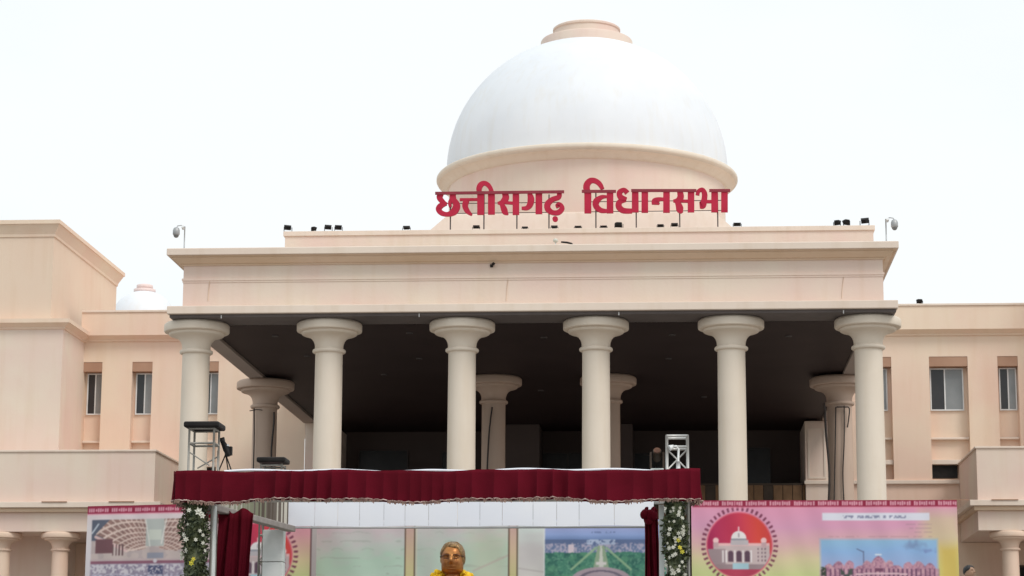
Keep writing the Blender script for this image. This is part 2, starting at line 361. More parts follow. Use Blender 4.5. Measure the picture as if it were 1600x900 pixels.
# --- left and right pavilions
def pavilion(s):
    X = lambda v: s*v
    def bx(m, a, b, *r):
        a, b = sorted((X(a), X(b))); m.box(a, b, *r); return m
    bx(MB(), 22.3, 40, 22.3, 60, GZ, 19.42).build('pavilion_wall', 'pink', B)
    bx(MB(), 22.95, 40, 22.45, 34.2, 19.5, 23.62).build('pavilion_tower', 'warm', B)
    def mould(x_in, y_front, y_back, prof, nm, mt):
        m = MB(); n = len(prof); vs = []
        for (px, py) in ((40, 'f'), (x_in, 'c'), (x_in, 'b')):
            for o, z in prof:
                xx = 40 if py == 'f' else x_in-o
                yy = y_front-o if py in 'fc' else y_back+o*(1 if nm == 'tower_cornice' else 0)
                vs.append((X(xx), yy, z))
        fs = []
        for i in range(n-1):
            for j in (0, 1):
                q = (j*n+i, (j+1)*n+i, (j+1)*n+i+1, j*n+i+1); fs.append(q if s < 0 else q[::-1])
        # close the back end
        fs.append(tuple(2*n+i for i in range(n)) + ())
        m.add(vs, fs); m.build(nm, mt, B)
    mould(22.3, 22.3, 26.4, [(0, 19.12), (.06, 19.14), (.08, 19.22), (.30, 19.38), (.34, 19.38), (.34, 19.56), (.0, 19.60), (-.62, 19.62)], 'pavilion_cornice', 'peach')
    mould(22.95, 22.45, 34.2, [(0, 23.36), (.05, 23.38), (.06, 23.50), (.10, 23.58), (.28, 23.92), (.33, 23.92), (.33, 24.10), (0, 24.16), (-4, 24.18)], 'tower_cornice', 'peach')
    bx(MB(), 26, 40, 26, 34, 23.6, 24.17).build('tower_roof', 'trim', B)
    # projecting balcony and porch below it
    bx(MB(), 17.40, 40, 19.9, 25.98, 11.16, 13.34).build('balcony_parapet', 'pink', B)
    bx(MB(), 17.34, 40, 19.84, 25.985, 13.342, 13.43).build('balcony_coping', 'trim', B, bevel=.015)
    bx(MB(), 17.02, 40, 19.50, 25.985, 10.92, 11.158).build('porch_ledge', 'trim', B, bevel=.02)
    bx(MB(), 17.20, 40, 19.68, 25.985, 10.74, 10.918).build('porch_bed_moulding', 'bed', B, bevel=.03)
    bx(MB(), 17.38, 40, 19.88, 25.985, 9.92, 10.738).build('porch_beam', 'pink', B, bevel=.01)
    bx(MB(), 17.2, 22.29, 25.90, 25.975, GZ, 9.9).build('porch_back_wall', 'peach', B)
    # door opening in the porch
    o = bx(MB(), 19.2, 20.9, 25.80, 25.895, GZ, 8.9).build('door', 'wooddark', B)
    bx(MB(), 19.3, 20.8, 25.76, 25.797, GZ+.1, 8.8).build('door_panel', 'black', o)
    for x in (18.75, 21.55, 24.1, 27.0): column(X(x), 20.55, GZ, 9.915, .74, 'peach', 36)
pavilion(-1); pavilion(1)
for px, py in ((85, 782), (190, 782), (1492, 775), (1570, 775)):
    p = at(px, py, 19.49); MB().box(p[0]-.55, p[0]+.55, 19.46, 19.497, 11.135, 11.175).build('ledge_stain_strip', 'brownsoff', B)
for px in (346, 655, 967, 1318):
    p = at(px, 492, -1.27); MB().tube([(p[0], -1.29, 15.30), (p[0], -1.29, 15.41)], .018, 6).build('conduit_stub', 'frame', B)
MB().box(-40, -22.31, 22.0, 22.28, GZ, 4.0).build('wall_plinth', 'trim', B)

# --- central block, dome
AY = 37.0
MB().box(-15.0, 14.85, AY, 60, 17.0, 26.45).build('central_block', 'pink', B)
MB().box(-15.08, 14.93, AY-.08, 60.1, 26.452, 26.70).build('central_coping', 'trim', B, bevel=.02)
MB().box(-12.0, 12.0, 26.6, 36.98, 16.9, 17.5).build('portico_roof', 'trim', B)
DC = (0.0, 48.5)
DR = 7.86; DZ = 32.4
prof = [(DR, 31.9), (DR, DZ)] + [(DR*cos(a), DZ+DR*.965*sin(a)) for a in np.linspace(.03, 1.28, 44)]
dome = MB().lathe(prof, DC, 128, cap0=False).build('dome', 'white', B)
tor = [(7.72, 31.30), (7.80, 31.32), (7.90, 31.42), (8.06, 31.56), (8.24, 31.66), (8.30, 31.67), (8.30, 31.71), (8.38, 31.74), (8.42, 31.82), (8.42, 31.94), (8.36, 32.02), (8.2, 32.06), (7.8, 32.12)]
MB().lathe(tor, DC, 128, cap0=False, cap1=False).build('dome_ring', 'cream', dome)
MB().lathe([(7.72, 28.3), (7.72, 31.32)], DC, 128, cap0=False, cap1=False).build('drum', 'pink', dome)
m = MB(); fr = []
for hw, yf, z in ((8.35, 39.55, 26.705), (8.35, 39.55, 26.80), (6.95, 40.2, 28.22), (6.85, 40.4, 28.34)):
    fr += [(-hw, yf, z), (hw, yf, z), (hw, 57.5, z), (-hw, 57.5, z)]
m.add(fr, [(4*i+k, 4*i+(k+1) % 4, 4*i+4+(k+1) % 4, 4*i+4+k) for i in range(3) for k in range(4)] + [(12, 13, 14, 15)]); m.build('drum_podium', 'trim', dome)
c = MB().lathe([(2.2, 39.44), (2.54, 39.46), (2.60, 39.50), (2.60, 39.98), (2.56, 40.05), (2.44, 40.07), (2.40, 40.12), (1.95, 40.16)], DC, 72).build('dome_cap', 'pink', dome)
MB().lathe([(1.90, 40.162), (1.93, 40.22), (1.88, 40.26), (1.85, 40.62), (1.91, 40.66), (1.91, 40.76), (1.83, 40.82), (1.2, 40.94), (.3, 40.98)], DC, 72).build('cap_crown', 'pink', c)
for o in (c, c.children[0]): md = o.modifiers.new('split', 'EDGE_SPLIT'); md.split_angle = radians(35)
# a small rear dome seen over the left wing
S2 = .262; C2 = (-27.65, 60.0); Z2 = 28.03-39.95*S2
rd = empty('rear_dome', (C2[0], C2[1], 20)); tag(rd, 'small distant white dome with pink cap over the left wing roof', 'dome')
def l2(p): return [(r*S2, Z2+z*S2-20) for r, z in p]
MB().lathe(l2([(DR, 20), (DR, DZ)] + [(DR*cos(a), DZ+DR*sin(a)) for a in np.linspace(.03, 1.26, 24)]), (0, 0), 48).build('dome_shell', 'white', rd)
MB().lathe(l2([(2.36, 39.80), (2.55, 39.92), (2.55, 40.6), (1.9, 40.7)]), (0, 0), 32).build('dome_cap', 'palepink', rd)
MB().lathe(l2([(1.9, 40.702), (1.9, 41.6), (1.5, 41.75), (.3, 41.8)]), (0, 0), 32).build('cap_crown', 'palepink', rd)
m = MB().box(-6.35, 4.4, -4, 6, GZ-20, l2([(DR, 20)])[0][1]); m.build('supporting_block', 'white', rd)

# ------------------------------------------------------------------ roof sign
SY = 37.55
SG = empty('roof_sign', (0.3, SY, 26.7)); tag(SG, 'crimson Devanagari letters standing on thin posts in front of the dome', 'sign')
def smooth_path(pts, sub=6):
    P = [np.array(p, float) for p in pts]
    if len(P) < 3: return [P[0]+(P[-1]-P[0])*t for t in np.linspace(0, 1, 2)]
    out = []
    for i in range(len(P)-1):
        a, b, c, d = P[max(i-1, 0)], P[i], P[i+1], P[min(i+2, len(P)-1)]
        for k in range(sub):
            t = k/sub
            out.append(.5*((2*b)+(-a+c)*t+(2*a-5*b+4*c-d)*t*t+(-a+3*b-3*c+d)*t**3))
    out.append(P[-1]); return out
_layer = [0]
def stroke(m, pts, conv, depth=.16, round_ends=True):
    """a flat brush stroke (x, y, width in photo pixels) cut from thick sheet"""
    P = smooth_path(pts); ctr = [conv(p[0], p[1]) for p in P]
    sc = (conv(1, 0)[0]-conv(0, 0)[0])
    _layer[0] += 1; yf = -(_layer[0] % 7)*.004
    L, R = [], []
    for i, p in enumerate(P):
        a = ctr[max(i-1, 0)]; b = ctr[min(i+1, len(P)-1)]; dx, dz = b[0]-a[0], b[1]-a[1]; l = math.hypot(dx, dz) or 1
        h = p[2]*sc/2*1.10; nx, nz = -dz/l*h, dx/l*h
        L.append((ctr[i][0]+nx, ctr[i][1]+nz)); R.append((ctr[i][0]-nx, ctr[i][1]-nz))
    n = len(P); vs = []
    for y in (yf, yf+depth): vs += [(x, y, z) for x, z in L] + [(x, y, z) for x, z in R]
    fs = []
    for i in range(n-1):
        fs += [(i, n+i, n+i+1, i+1), (2*n+i, 2*n+i+1, 3*n+i+1, 3*n+i), (i, i+1, 2*n+i+1, 2*n+i), (n+i, 3*n+i, 3*n+i+1, n+i+1)]
    fs += [(0, 2*n, 3*n, n), (n-1, 2*n-1, 4*n-1, 3*n-1)]
    m.add(vs, fs)
def disc(m, x, y, r, conv, depth=.16):
    cx, cz = conv(x, y); sc = (conv(1, 0)[0]-conv(0, 0)[0]); n = 20
    vs = [(cx+r*sc*cos(2*pi*k/n), yy, cz+r*sc*sin(2*pi*k/n)) for yy in (-.01, depth) for k in range(n)]
    m.add(vs, [tuple(range(n)), tuple(range(n, 2*n))] + [(k, (k+1) % n, n+(k+1) % n, n+k) for k in range(n)])
def conv1(x, y):
    p = at(675+x/7.442, 270+y/7.442, SY); return (p[0]-.3, p[2]-26.7)
def conv2(x, y):
    p = at(900+x/6.4, 270+y/6.4, SY); return (p[0]-.3, p[2]-26.7)
W1 = {'letter_chha': [[(100, 240, 62), (88, 290, 62), (135, 343, 46), (172, 360, 28)], [(168, 356, 34), (105, 378, 58), (76, 422, 60), (112, 466, 52), (180, 480, 46), (250, 452, 72), (285, 390, 76), (268, 335, 64), (228, 312, 46), (206, 350, 38), (212, 395, 30)], [(240, 240, 62), (243, 290, 66), (258, 330, 56)]],
      'letter_tta': [[(322, 310, 28), (545, 308, 28)], [(400, 322, 62), (384, 380, 60), (408, 440, 54), (462, 490, 22)], [(566, 232, 74), (566, 486, 72)]],
      'vowel_ii': [[(690, 240, 72), (690, 482, 70)], [(694, 250, 58), (684, 190, 46), (652, 140, 48), (605, 118, 48), (562, 142, 58), (545, 195, 56), (562, 240, 50)]],
      'letter_sa': [[(848, 235, 64), (856, 290, 70), (815, 342, 56), (762, 350, 22)], [(800, 350, 36), (828, 400, 60), (850, 452, 64), (884, 482, 16)], [(850, 345, 30), (960, 352, 30)], [(975, 240, 68), (975, 486, 68)]],
      'letter_ga': [[(1132, 240, 46), (1150, 300, 70), (1138, 370, 62), (1100, 408, 46), (1042, 410, 30)], [(1242, 236, 70), (1242, 476, 70)]],
      'letter_rha': [[(1480, 230, 52), (1472, 280, 50), (1400, 308, 52), (1345, 360, 64), (1348, 420, 64), (1402, 460, 50), (1470, 458, 54), (1512, 410, 52), (1488, 366, 42), (1456, 376, 40), (1466, 402, 34)]]}
W2 = {'vowel_i': [[(118, 188, 64), (118, 402, 62)], [(116, 205, 60), (105, 130, 60), (140, 80, 52), (190, 78, 46), (236, 110, 44), (266, 162, 34)]],
      'letter_va': [[(340, 186, 60), (340, 402, 60)], [(325, 240, 18), (262, 240, 34), (206, 280, 58), (200, 330, 54), (250, 374, 44), (325, 380, 28)]],
      'letter_dha': [[(512, 200, 48), (480, 170, 38), (436, 195, 48), (445, 240, 50), (506, 262, 30)], [(500, 268, 32), (442, 285, 48), (426, 330, 56), (470, 374, 50), (562, 380, 42)], [(592, 180, 60), (592, 392, 62)]],
      'vowel_aa': [[(688, 186, 60), (688, 396, 60)]],
      'letter_na': [[(905, 180, 60), (905, 396, 60)], [(882, 262, 26), (830, 264, 38), (800, 286, 76), (796, 316, 66)]],
      'letter_sa': [[(1038, 185, 50), (1046, 240, 60), (1018, 275, 48), (972, 280, 22)], [(1008, 280, 38), (1030, 330, 60), (1042, 370, 64), (1062, 398, 20)], [(1045, 280, 26), (1150, 282, 28)], [(1150, 185, 60), (1150, 392, 60)]],
      'letter_bha': [[(1214, 222, 36), (1226, 182, 34), (1264, 168, 38), (1286, 212, 50), (1280, 280, 54), (1262, 318, 72), (1236, 324, 46)], [(1285, 286, 28), (1385, 286, 28)], [(1386, 185, 60), (1386, 392, 60)]],
      'vowel_aa.001': [[(1485, 182, 60), (1485, 392, 60)]]}
for W, cv in ((W1, conv1), (W2, conv2)):
    for nm, strokes in W.items():
        m = MB()
        for sp in strokes: stroke(m, sp, cv)
        o = m.build(nm.split('.')[0], 'red', SG)
        if nm == 'letter_rha':
            m = MB(); disc(m, 1432, 535, 32, cv); m.build('nukta_dot', 'red', o)
for cv, bars in ((conv1, [((38, 240), (1537, 222), 30)]), (conv2, [((58, 186), (400, 186), 26), ((552, 178), (1205, 178), 26), ((1332, 178), (1542, 178), 26)])):
    for a, b, wd in bars:
        m = MB(); stroke(m, [(a[0], a[1], wd), (b[0], b[1], wd)], cv, .10); o = m.build('headline_bar', 'maroonbar', SG)
        o.location.y = .05
        o.location.y = -.05
for cv, xs, y0, y1 in ((conv1, (212, 602, 985, 1358), 240, 0), (conv2, (197, 600, 1035, 1415), 190, 0)):
    for x in xs:
        a = cv(x, y0); MB().box(a[0]-.032, a[0]+.032, .20, .26, 0, a[1]).build('post', 'steeldark', SG)
    for yy in ((350, 466) if cv is conv1 else (283, 384)):
        a, b = cv(90, yy), cv(1480, yy); MB().box(a[0], b[0], .165, .195, a[1]-.018, a[1]+.018).build('rail', 'steeldark', SG)

# ------------------------------------------------------------------ floodlights, cameras on the roof
def flood_mesh():
    h = MB(); h.add([(-.19, -.10, .10), (.19, -.10, .10), (.19, -.10, .36), (-.19, -.10, .36), (-.13, .10, .14), (.13, .10, .14), (.13, .10, .32), (-.13, .10, .32)],
                    [(0, 1, 2, 3), (4, 7, 6, 5), (0, 4, 5, 1), (1, 5, 6, 2), (2, 6, 7, 3), (3, 7, 4, 0)])
    for k in range(4): h.box(-.12+.07*k, -.10+.07*k, .10, .15, .16, .30)
    g = MB(); g.box(-.17, .17, -.115, -.102, .12, .34)
    y = MB(); y.box(-.225, -.20, -.02, .02, 0, .26); y.box(.20, .225, -.02, .02, 0, .26); y.box(-.2, .2, -.02, .02, 0, .025)
    return [(n, q.v, q.f, mt) for n, q, mt in (('housing', h, 'black'), ('lens', g, 'lens'), ('yoke', y, 'black'))]
FLM = []
for n, v, f, mt in flood_mesh():
    me = bpy.data.meshes.new(n); me.from_pydata(v, [], f); me.materials.append(M[mt]); FLM.append((n, me))
def flood(loc, rz, label, tilt=0, sc=1, sz=1):
    e = empty('floodlight', loc); e.rotation_euler = (0, 0, rz+pi); e.scale = (sc, sc, sc*sz)
    tag(e, label, 'floodlight', 'floodlights on the roof')
    for n, me in FLM:
        o = bpy.data.objects.new(n, me); COL.objects.link(o); o.parent = e
        if n != 'yoke': o.rotation_euler = (tilt, 0, 0); o.location = (0, .24*sin(tilt)*.9, .24*(1-cos(tilt)))
AT = 26.702
for px, rz, tl, sc, sz, lab in ((450, .5, -.3, 1.0, 1, 'black floodlight at the left corner of the upper parapet'),
                           (490, -.6, .4, .75, 1, 'small tilted black floodlight second from the left on the parapet'),
                           (513, .4, -.4, .95, 1, 'black floodlight left one of the close pair on the upper parapet'),
                           (529, .3, -.2, .95, 1, 'black floodlight right one of the close pair on the upper parapet'),
                           (635, 0, -.8, .95, .7, 'low black floodlight alone left of the crimson sign'),
                           (1152, 0, -.2, 1, .7, 'black floodlight just right of the last sign letter'),
                           (1308, -.5, .3, .9, 1, 'black floodlight left one of the pair on the right parapet'),
                           (1323, .6, .5, .95, 1, 'black floodlight right one of the pair on the right parapet'),
                           (1351, -.4, -.4, 1.1, 1, 'black floodlight at the right corner of the upper parapet'),
                           (744, 0, -.5, .9, .75, 'floodlight below the second letter of the sign'),
                           (820, 0, -1.1, .8, .5, 'flat dark floodlight left of the fourth sign post'),
                           (866, 0, -1.1, .9, .55, 'flat dark floodlight at the foot of the fourth sign post'),
                           (903, 0, -.6, .9, .5, 'dark floodlight below the gap between the two words'),
                           (943, 0, -.6, .9, .5, 'dark floodlight beside the first post of the second word'),
                           (967, .2, .2, 1.0, .95, 'largest dark floodlight under the second word of the sign'),
                           (1032, 0, -.2, .85, .7, 'dark floodlight left of the third post of the second word'),
                           (1054, 0, -.6, .9, .75, 'dark grey floodlight against the third post of the second word')):
    flood((at(px, 355, AY+.12)[0], AY+.14, AT), rz, lab, tl, sc, sz)
p = at(1437, 474, 25.8); flood((p[0], 25.75, 20.562), .4, 'black floodlight on the right wing parapet', .3, .7)
# dark lamp and pale fitting fixed on the portico front
p = at(768, 415, -1.0)
lm = empty('wall_lamp', (p[0], -.952, p[2])); tag(lm, 'tiny dark lamp fixed to the frieze under the cornice', 'lamp')
MB().box(-.05, .05, -.04, 0, -.05, .05).build('back_plate', 'black', lm); MB().tube([(0, -.03, 0), (.05, -.12, .02), (.09, -.16, .06)], [.03, .045, .05], 10).build('lamp_head', 'black', lm)
p = at(868, 374, -1.2)
wl = empty('roof_lamp', (p[0], -1.2, 17.722)); tag(wl, 'small white lamp standing on the portico cornice below the sign', 'lamp')
MB().lathe([(.05, 0), (.05, .03), (.015, .04), (.015, .10)], (0, 0), 12).build('stem', 'frame', wl); MB().ball((0, 0, .17), .085, 14, 9, (1, 1, .9)).build('globe', 'flowerw', wl)
p = at(886, 375, -1.2)
MB2 = MB().tube([(-.2, 0, .12), (0, 0, .10), (.16, 0, .06), (.2, 0, 0)], [.03, .035, .03, .02], 8); rod = MB2.build('bent_rod', 'black', None); rod.location = (p[0], -1.2, 17.722)
tag(rod, 'short dark bent rod lying on the portico cornice', 'rod')
def cctv(px_pole, side, label):
    p = at(px_pole, 380, -.9); e = empty('security_camera', (p[0], -.9, 17.722)); tag(e, label, 'camera', 'cameras on the portico corners')
    MB().tube([(0, 0, 0), (0, 0, .86)], .022, 10).build('pole', 'grey', e)
    MB().tube([(0, 0, .84), (side*.12, -.02, .90), (side*.24, -.04, .88), (side*.28, -.05, .80)], .018, 8).build('arm', 'grey', e)
    MB().tube([(side*.05, 0, .78), (side*.05, -.12, .84)], .05, 10).build('junction_box', 'frame', e)
    h = MB().lathe([(.03, .83), (.09, .80), (.12, .72), (.12, .58), (.10, .55)], (side*.28, -.05), 20).build('housing', 'grey', e)
    MB().ball((side*.28, -.05, .55), .095, 14, 8).build('dome_lens', 'lens', h)
cctv(288, -1, 'grey pole camera on the left corner of the portico roof')
cctv(1385, 1, 'grey pole camera on the right corner of the portico roof')

# ------------------------------------------------------------------ cables along the rear columns
def cable(px, pts, Y, label, r=.028):
    q = [at(x, y, Y) for x, y in pts]; o = MB().tube(smooth3(q), r, 6).build('cable', 'wire', None); shift(o, q[-1]); tag(o, label, 'cable', 'cables on the rear columns')
def smooth3(q): return [tuple(v) for v in smooth_path(q, 5)] if len(q) > 2 else q
YC = 12.72
cable(0, [(1288, 630), (1291, 680), (1296, 740), (1294, 800)], YC, 'thick black cable down the left edge of the right rear column', .05)
cable(0, [(1306, 636), (1305, 700), (1303, 800)], YC, 'straight black cable down the middle of the right rear column')
cable(0, [(1307, 636), (1320, 636), (1327, 638), (1326, 655), (1324, 668)], YC, 'short hooked black cable at the top of the right rear column')
cable(0, [(1319, 634), (1319, 690), (1317, 740), (1319, 790)], YC, 'wavy black cable on the right side of the right rear column')
cable(0, [(397, 638), (397, 690), (395, 760)], YC, 'straight dark cable down the left rear column')
cable(0, [(390, 642), (402, 640), (410, 641)], YC, 'short sideways cable near the top of the left rear column', .02)
cable(0, [(428, 644), (428, 660), (425, 690), (424, 715), (426, 760)], YC-.05, 'wavy dark cable on the right side of the left rear column', .04)
cable(0, [(769, 636), (764, 680), (760, 760)], YC, 'slanting dark cable on the rear column behind the third front column', .035)

# ------------------------------------------------------------------ event canopy
FY, BY = -51.0, -48.0
XL, XR = -.56, 4.91; BXL, BXR = -.20, 4.78
ZT, ZB = 4.53, 4.15
CN = empty('event_canopy', ((XL+XR)/2, FY, 0)); tag(CN, 'maroon draped event canopy on aluminium truss towers in front of the portico', 'canopy')
OC = Vector(CN.location)
def cb(m, name, mt, parent=CN, bevel=0):
    if parent is CN: m.v = [(a-OC.x, b-OC.y, c) for a, b, c in m.v]
    return m.build(name, mt, parent, bevel)
def truss(m, x, y, z0, z1, w=.27, step=.34, t=.019):
    h = w/2; cs = [(-h, -h), (h, -h), (h, h), (-h, h)]
    for a, b in cs: m.tube([(x+a, y+b, z0), (x+a, y+b, z1)], t, 8)
    z = z0; k = 0
    while z < z1-.05:
        zz = min(z+step, z1)
        for i in range(4):
            a, b = cs[i], cs[(i+1) % 4]
            m.tube([(x+a[0], y+a[1], zz), (x+b[0], y+b[1], zz)], t*.75, 6)
            m.tube([(x+a[0], y+a[1], z), (x+b[0], y+b[1], zz)] if (k+i) % 2 else [(x+b[0], y+b[1], z), (x+a[0], y+a[1], zz)], t*.55, 6)
        z = zz; k += 1
    return m
def ztop(y): return at(300, y, FY)[2]
def tower_top(x, y, z0, z1, w, t, rungs, brace, mt='alu', nm='truss_tower'):
    h = w/2; m = truss(MB(), x, y, 0, z0, w, .34, t)
    for a, b in ((-h, -h), (h, -h), (h, h), (-h, h)): m.tube([(x+a, y+b, z0), (x+a, y+b, z1)], t, 8)
    for z in rungs:
        cs = [(-h, -h), (h, -h), (h, h), (-h, h)]
        for i in range(4):
            a, b = cs[i], cs[(i+1) % 4]; m.tube([(x+a[0], y+a[1], z), (x+b[0], y+b[1], z)], t*.95, 6)
    o = cb(m, nm, mt)
    for (xa, za, xb, zb, yy) in brace:
        cb(MB().tube([(x+xa, y+yy, za), (x+xb, y+yy, zb)], t*.62, 6), 'brace', mt)
t1 = tower_top(-.545, FY+.14, 4.45, 5.035, .29, .0135, (4.86, 5.03), ((-.145, 4.76, .1, 4.60, -.145), (.145, 4.80, .145, 4.58, .1), (-.1, 4.60, .145, 4.74, .145)), 'alu2')
m = MB(); m.box(-.75, -.335, FY-.07, FY+.35, 5.04, 5.108); c1 = cb(m, 'tower_head', 'black', CN, .02)
t2 = tower_top(4.935, FY+.14, 4.40, 4.93, .235, .0165, (4.925, 4.80), ((-.118, 4.77, .118, 4.53, -.118), (.118, 4.77, -.118, 4.53, -.121)))
bx_ = at(427, 720, BY+.45)[0]
t3 = tower_top(bx_, BY+.45, 4.45, 5.0, .27, .0135, (4.98,), (), 'alu2')
m = MB(); m.box(bx_-.19, bx_+.19, BY+.26, BY+.64, 5.02, 5.085); cb(m, 'tower_head', 'black', CN, .02)
t4 = cb(truss(MB(), 4.86, BY+.45, 0, 4.45), 'truss_tower', 'alu')
# chords of the roof frame
m = MB()
for z in (4.20, 4.46):
    for a, b in (((XL, FY), (XR, FY)), ((XL, FY), (BXL, BY)), ((XR, FY), (BXR, BY)), ((BXL, BY), (BXR, BY))):
        m.tube([(a[0], a[1]+.02, z), (b[0], b[1]+.02, z)], .024, 8)
cb(m, 'roof_frame', 'alu')
# white tape along the top of the front valance
for xa, xb in ((at(352, 735, FY)[0], at(1022, 735, FY)[0]),):
    pts = [(xa+(xb-xa)*k/80, FY-.06+.004*sin(k*1.1), 4.526+.009*sin(k*.37+xa)+.006*sin(k*.13)) for k in range(81)]
    cb(MB().tube(pts, .016, 7), 'top_tape', 'whitecloth')
# valances
def valance(pts, name, ztop, zbot, nper=300, amp=.05, seed=1, mt='maroon'):
    r = np.random.default_rng(seed); ph = r.uniform(0, 6.28, 5)
    P0, P1 = np.array(pts[0]), np.array(pts[1]); L = np.linalg.norm(P1-P0); n = max(int(L*nper/2), 20); K = 9
    d = (P1-P0)/L; nrm = np.array([d[1], -d[0]]); vs = []
    bot = []
    for i in range(n+1):
        s = L*i/n
        w1 = s*17+ph[0]+2.2*sin(s*1.7+ph[1])+1.2*sin(s*4.3); big = .5+.5*sin(s*2.1+ph[2])
        fold = (.35+.65*big)*(1-2*abs(sin(w1))**.8)+.35*sin(s*5.2+ph[3])
        zt = ztop+.008*sin(s*3.1+ph[1])+.006*sin(s*8+ph[2]); zb = zbot+.018*sin(s*2.6+ph[4])+.012*sin(s*5.7+ph[0])
        for k in range(K+1):
            f = k/K; q = P0+d*s+nrm*(amp*fold*(.35+.75*f)+.05+.02*f)
            vs.append((q[0], q[1], zt+(zb-zt)*f))
        bot.append(vs[-1])
    m = MB(); m.add(vs, [(i*(K+1)+k, i*(K+1)+k+1, (i+1)*(K+1)+k+1, (i+1)*(K+1)+k) for i in range(n) for k in range(K)], True)
    o = cb(m, name, mt); s_ = o.modifiers.new('t', 'SOLIDIFY'); s_.thickness = .006
    return bot
def fringe(bot, parent_name, seed=3):
    r = np.random.default_rng(seed); m = MB(); cord = [(q[0], q[1]-.012, q[2]+.012+.010*abs(sin(i*.23+seed))+.004*r.random()) for i, q in enumerate(bot)]
    m.tube(cord, .0075, 5); o = cb(m, 'trim_cord', 'cord')
    m = MB()
    for i in range(1, len(bot)-1, 2):
        if sin(i*.11+seed)+.6*sin(i*.31) < -.55: continue
        q = np.array(cord[i]); h = .022+.022*r.random(); dx = .008*r.normal()
        m.tube([q+(0, -.004, .004), q+(dx*.5, -.004, -h*.5), q+(dx, -.002, -h)], [.006, .009, .004], 5)
    o = cb(m, 'tassel_fringe', 'gold'); o['kind'] = 'stuff'
b1 = valance([(-.80, FY-.10), (5.19, FY-.10)], 'front_valance', 4.522, 4.165, seed=2)
fringe(b1, '')
b2 = valance([(-.80, BY+.1), (-.80, FY-.09)], 'side_valance', 4.525, 4.165, seed=5); fringe(b2, '', 4)
b3 = valance([(5.10, FY-.06), (5.06, FY+.5)], 'side_valance', 4.525, 4.165, seed=6); fringe(b3, '', 5)
# pleated lining inside the left valance and the beam under it
n = 90; vs = []; cols = []
cl = [lin(205, 200, 190), lin(120, 118, 100), lin(190, 188, 178), lin(140, 142, 122), lin(95, 82, 76)]
for i in range(n+1):
    f = i/n; x = XL+.16+(BXL+.15-XL-.16)*f; y = FY+.15+(BY-FY-.15)*f; a = .035*(1 if i % 2 else -1)
    for z in (4.17, 4.50): vs.append((x+a, y, z)); cols.append(cl[(i*7//3+i//5) % 5])
m = MB(); m.add(vs, [(2*i, 2*i+1, 2*i+3, 2*i+2) for i in range(n)])
o = cb(m, 'pleated_lining', 'lining'); ca = o.data.color_attributes.new('print', 'FLOAT_COLOR', 'POINT')
ca.data.foreach_set('color', np.c_[np.array(cols), np.ones(len(cols))].astype(np.float32).ravel())
m = MB(); A = [(XL+.12, FY+.1), (BXL+.22, BY-.02)]
vs = []
for (x, y) in A:
    for dx, z in ((-.06, 4.09), (.06, 4.09), (.06, 4.165), (-.06, 4.165)): vs.append((x+dx, y, z))
m.add(vs, [(0, 1, 2, 3), (4, 7, 6, 5), (0, 4, 5, 1), (1, 5, 6, 2), (2, 6, 7, 3), (3, 7, 4, 0)]); cb(m, 'side_beam', 'dulltruss', CN, .01)
# white back fascia made of sewn panels
fx = [445, 492, 528, 562, 600, 633, 670, 715, 750, 785, 833, 870, 905, 960, 1022]
fz0 = 4.16
for i in range(len(fx)-1):
    a, b = at(fx[i], 820, BY)[0], at(fx[i+1], 820, BY)[0]; vs = []
    for k in range(7):
        f = k/6; x = a+.002+(b-a-.004)*f; bow = -.003*sin(pi*f)
        for z in (fz0+.004*sin(x*5), 4.30, 4.50): vs.append((x, BY-.03+bow*(1 if z < 4.4 else .4), z))
    m = MB(); m.add(vs, [(3*k+j, 3*k+3+j, 3*k+4+j, 3*k+1+j) for k in range(6) for j in range(2)], False)
    o = cb(m, 'fascia_panel', 'whitecloth'); q = o.modifiers.new('t', 'SOLIDIFY'); q.thickness = .008
m = MB(); a, b = at(445, 823, BY)[0], at(1022, 823, BY)[0]; m.tube([(a, BY-.03, 4.145), ((a+b)/2, BY-.03, 4.142), (b, BY-.03, 4.145)], .014, 8); cb(m, 'fascia_hem', 'grey')
# wrapped rear left post
m = MB(); x0, x1 = at(409, 860, BY)[0], at(441, 860, BY)[0]
for k in range(10): m.box(x0, x1, BY+.06, BY+.24, k*.413+.004, (k+1)*.413-.004)
cb(m, 'post_wrap', 'post', CN, .008)
m = MB(); m.box(-.42, -.37, FY+.02, FY+.14, 0, 4.14); cb(m, 'post_wrap', 'post', CN, .006)
m = MB(); m.box(4.72, 4.78, FY+.06, FY+.18, 0, 4.14); cb(m, 'post_wrap', 'post', CN, .006)

# tied maroon curtains (hang from the canopy)
def curtain(top, name_label, w_top, w_bot, zt, zb, loc, seed):
    r = np.random.default_rng(seed); ph = r.uniform(0, 6, 3); n, K = 60, 24; vs = []
    for k in range(K+1):
        f = k/K; z = zt+(zb-zt)*f
        wd = w_top+(w_bot-w_top)*min(1, f*1.8); xo = top*f
        for i in range(n+1):
            u = i/n; fo = sin(u*19+ph[0]+.7*f)+.6*sin(u*37+ph[1])
            vs.append(((u-.5)*wd+xo+.01*sin(u*9+f*7), -.035*fo*(.4+.6*min(1, f*3)), z+(.03*sin(u*11) if k == 0 else 0)))
    m = MB(); m.add(vs, [(k*(n+1)+i, (k+1)*(n+1)+i, (k+1)*(n+1)+i+1, k*(n+1)+i+1) for k in range(K) for i in range(n)], True)
    o = m.build('curtain', 'maroon', None); o.location = loc; q = o.modifiers.new('t', 'SOLIDIFY'); q.thickness = .006
    tag(o, name_label, 'curtain', 'canopy curtains'); return o
p, q = at(366, 810, FY+.55), at(360, 900, FY+.55)
curtain(-.10, 'maroon curtain hanging beside the left flower garland', .40, .44, 4.13, 1.6, (p[0]+.02, FY+.55, 0), 3)
p = at(1017, 815, FY+.55)
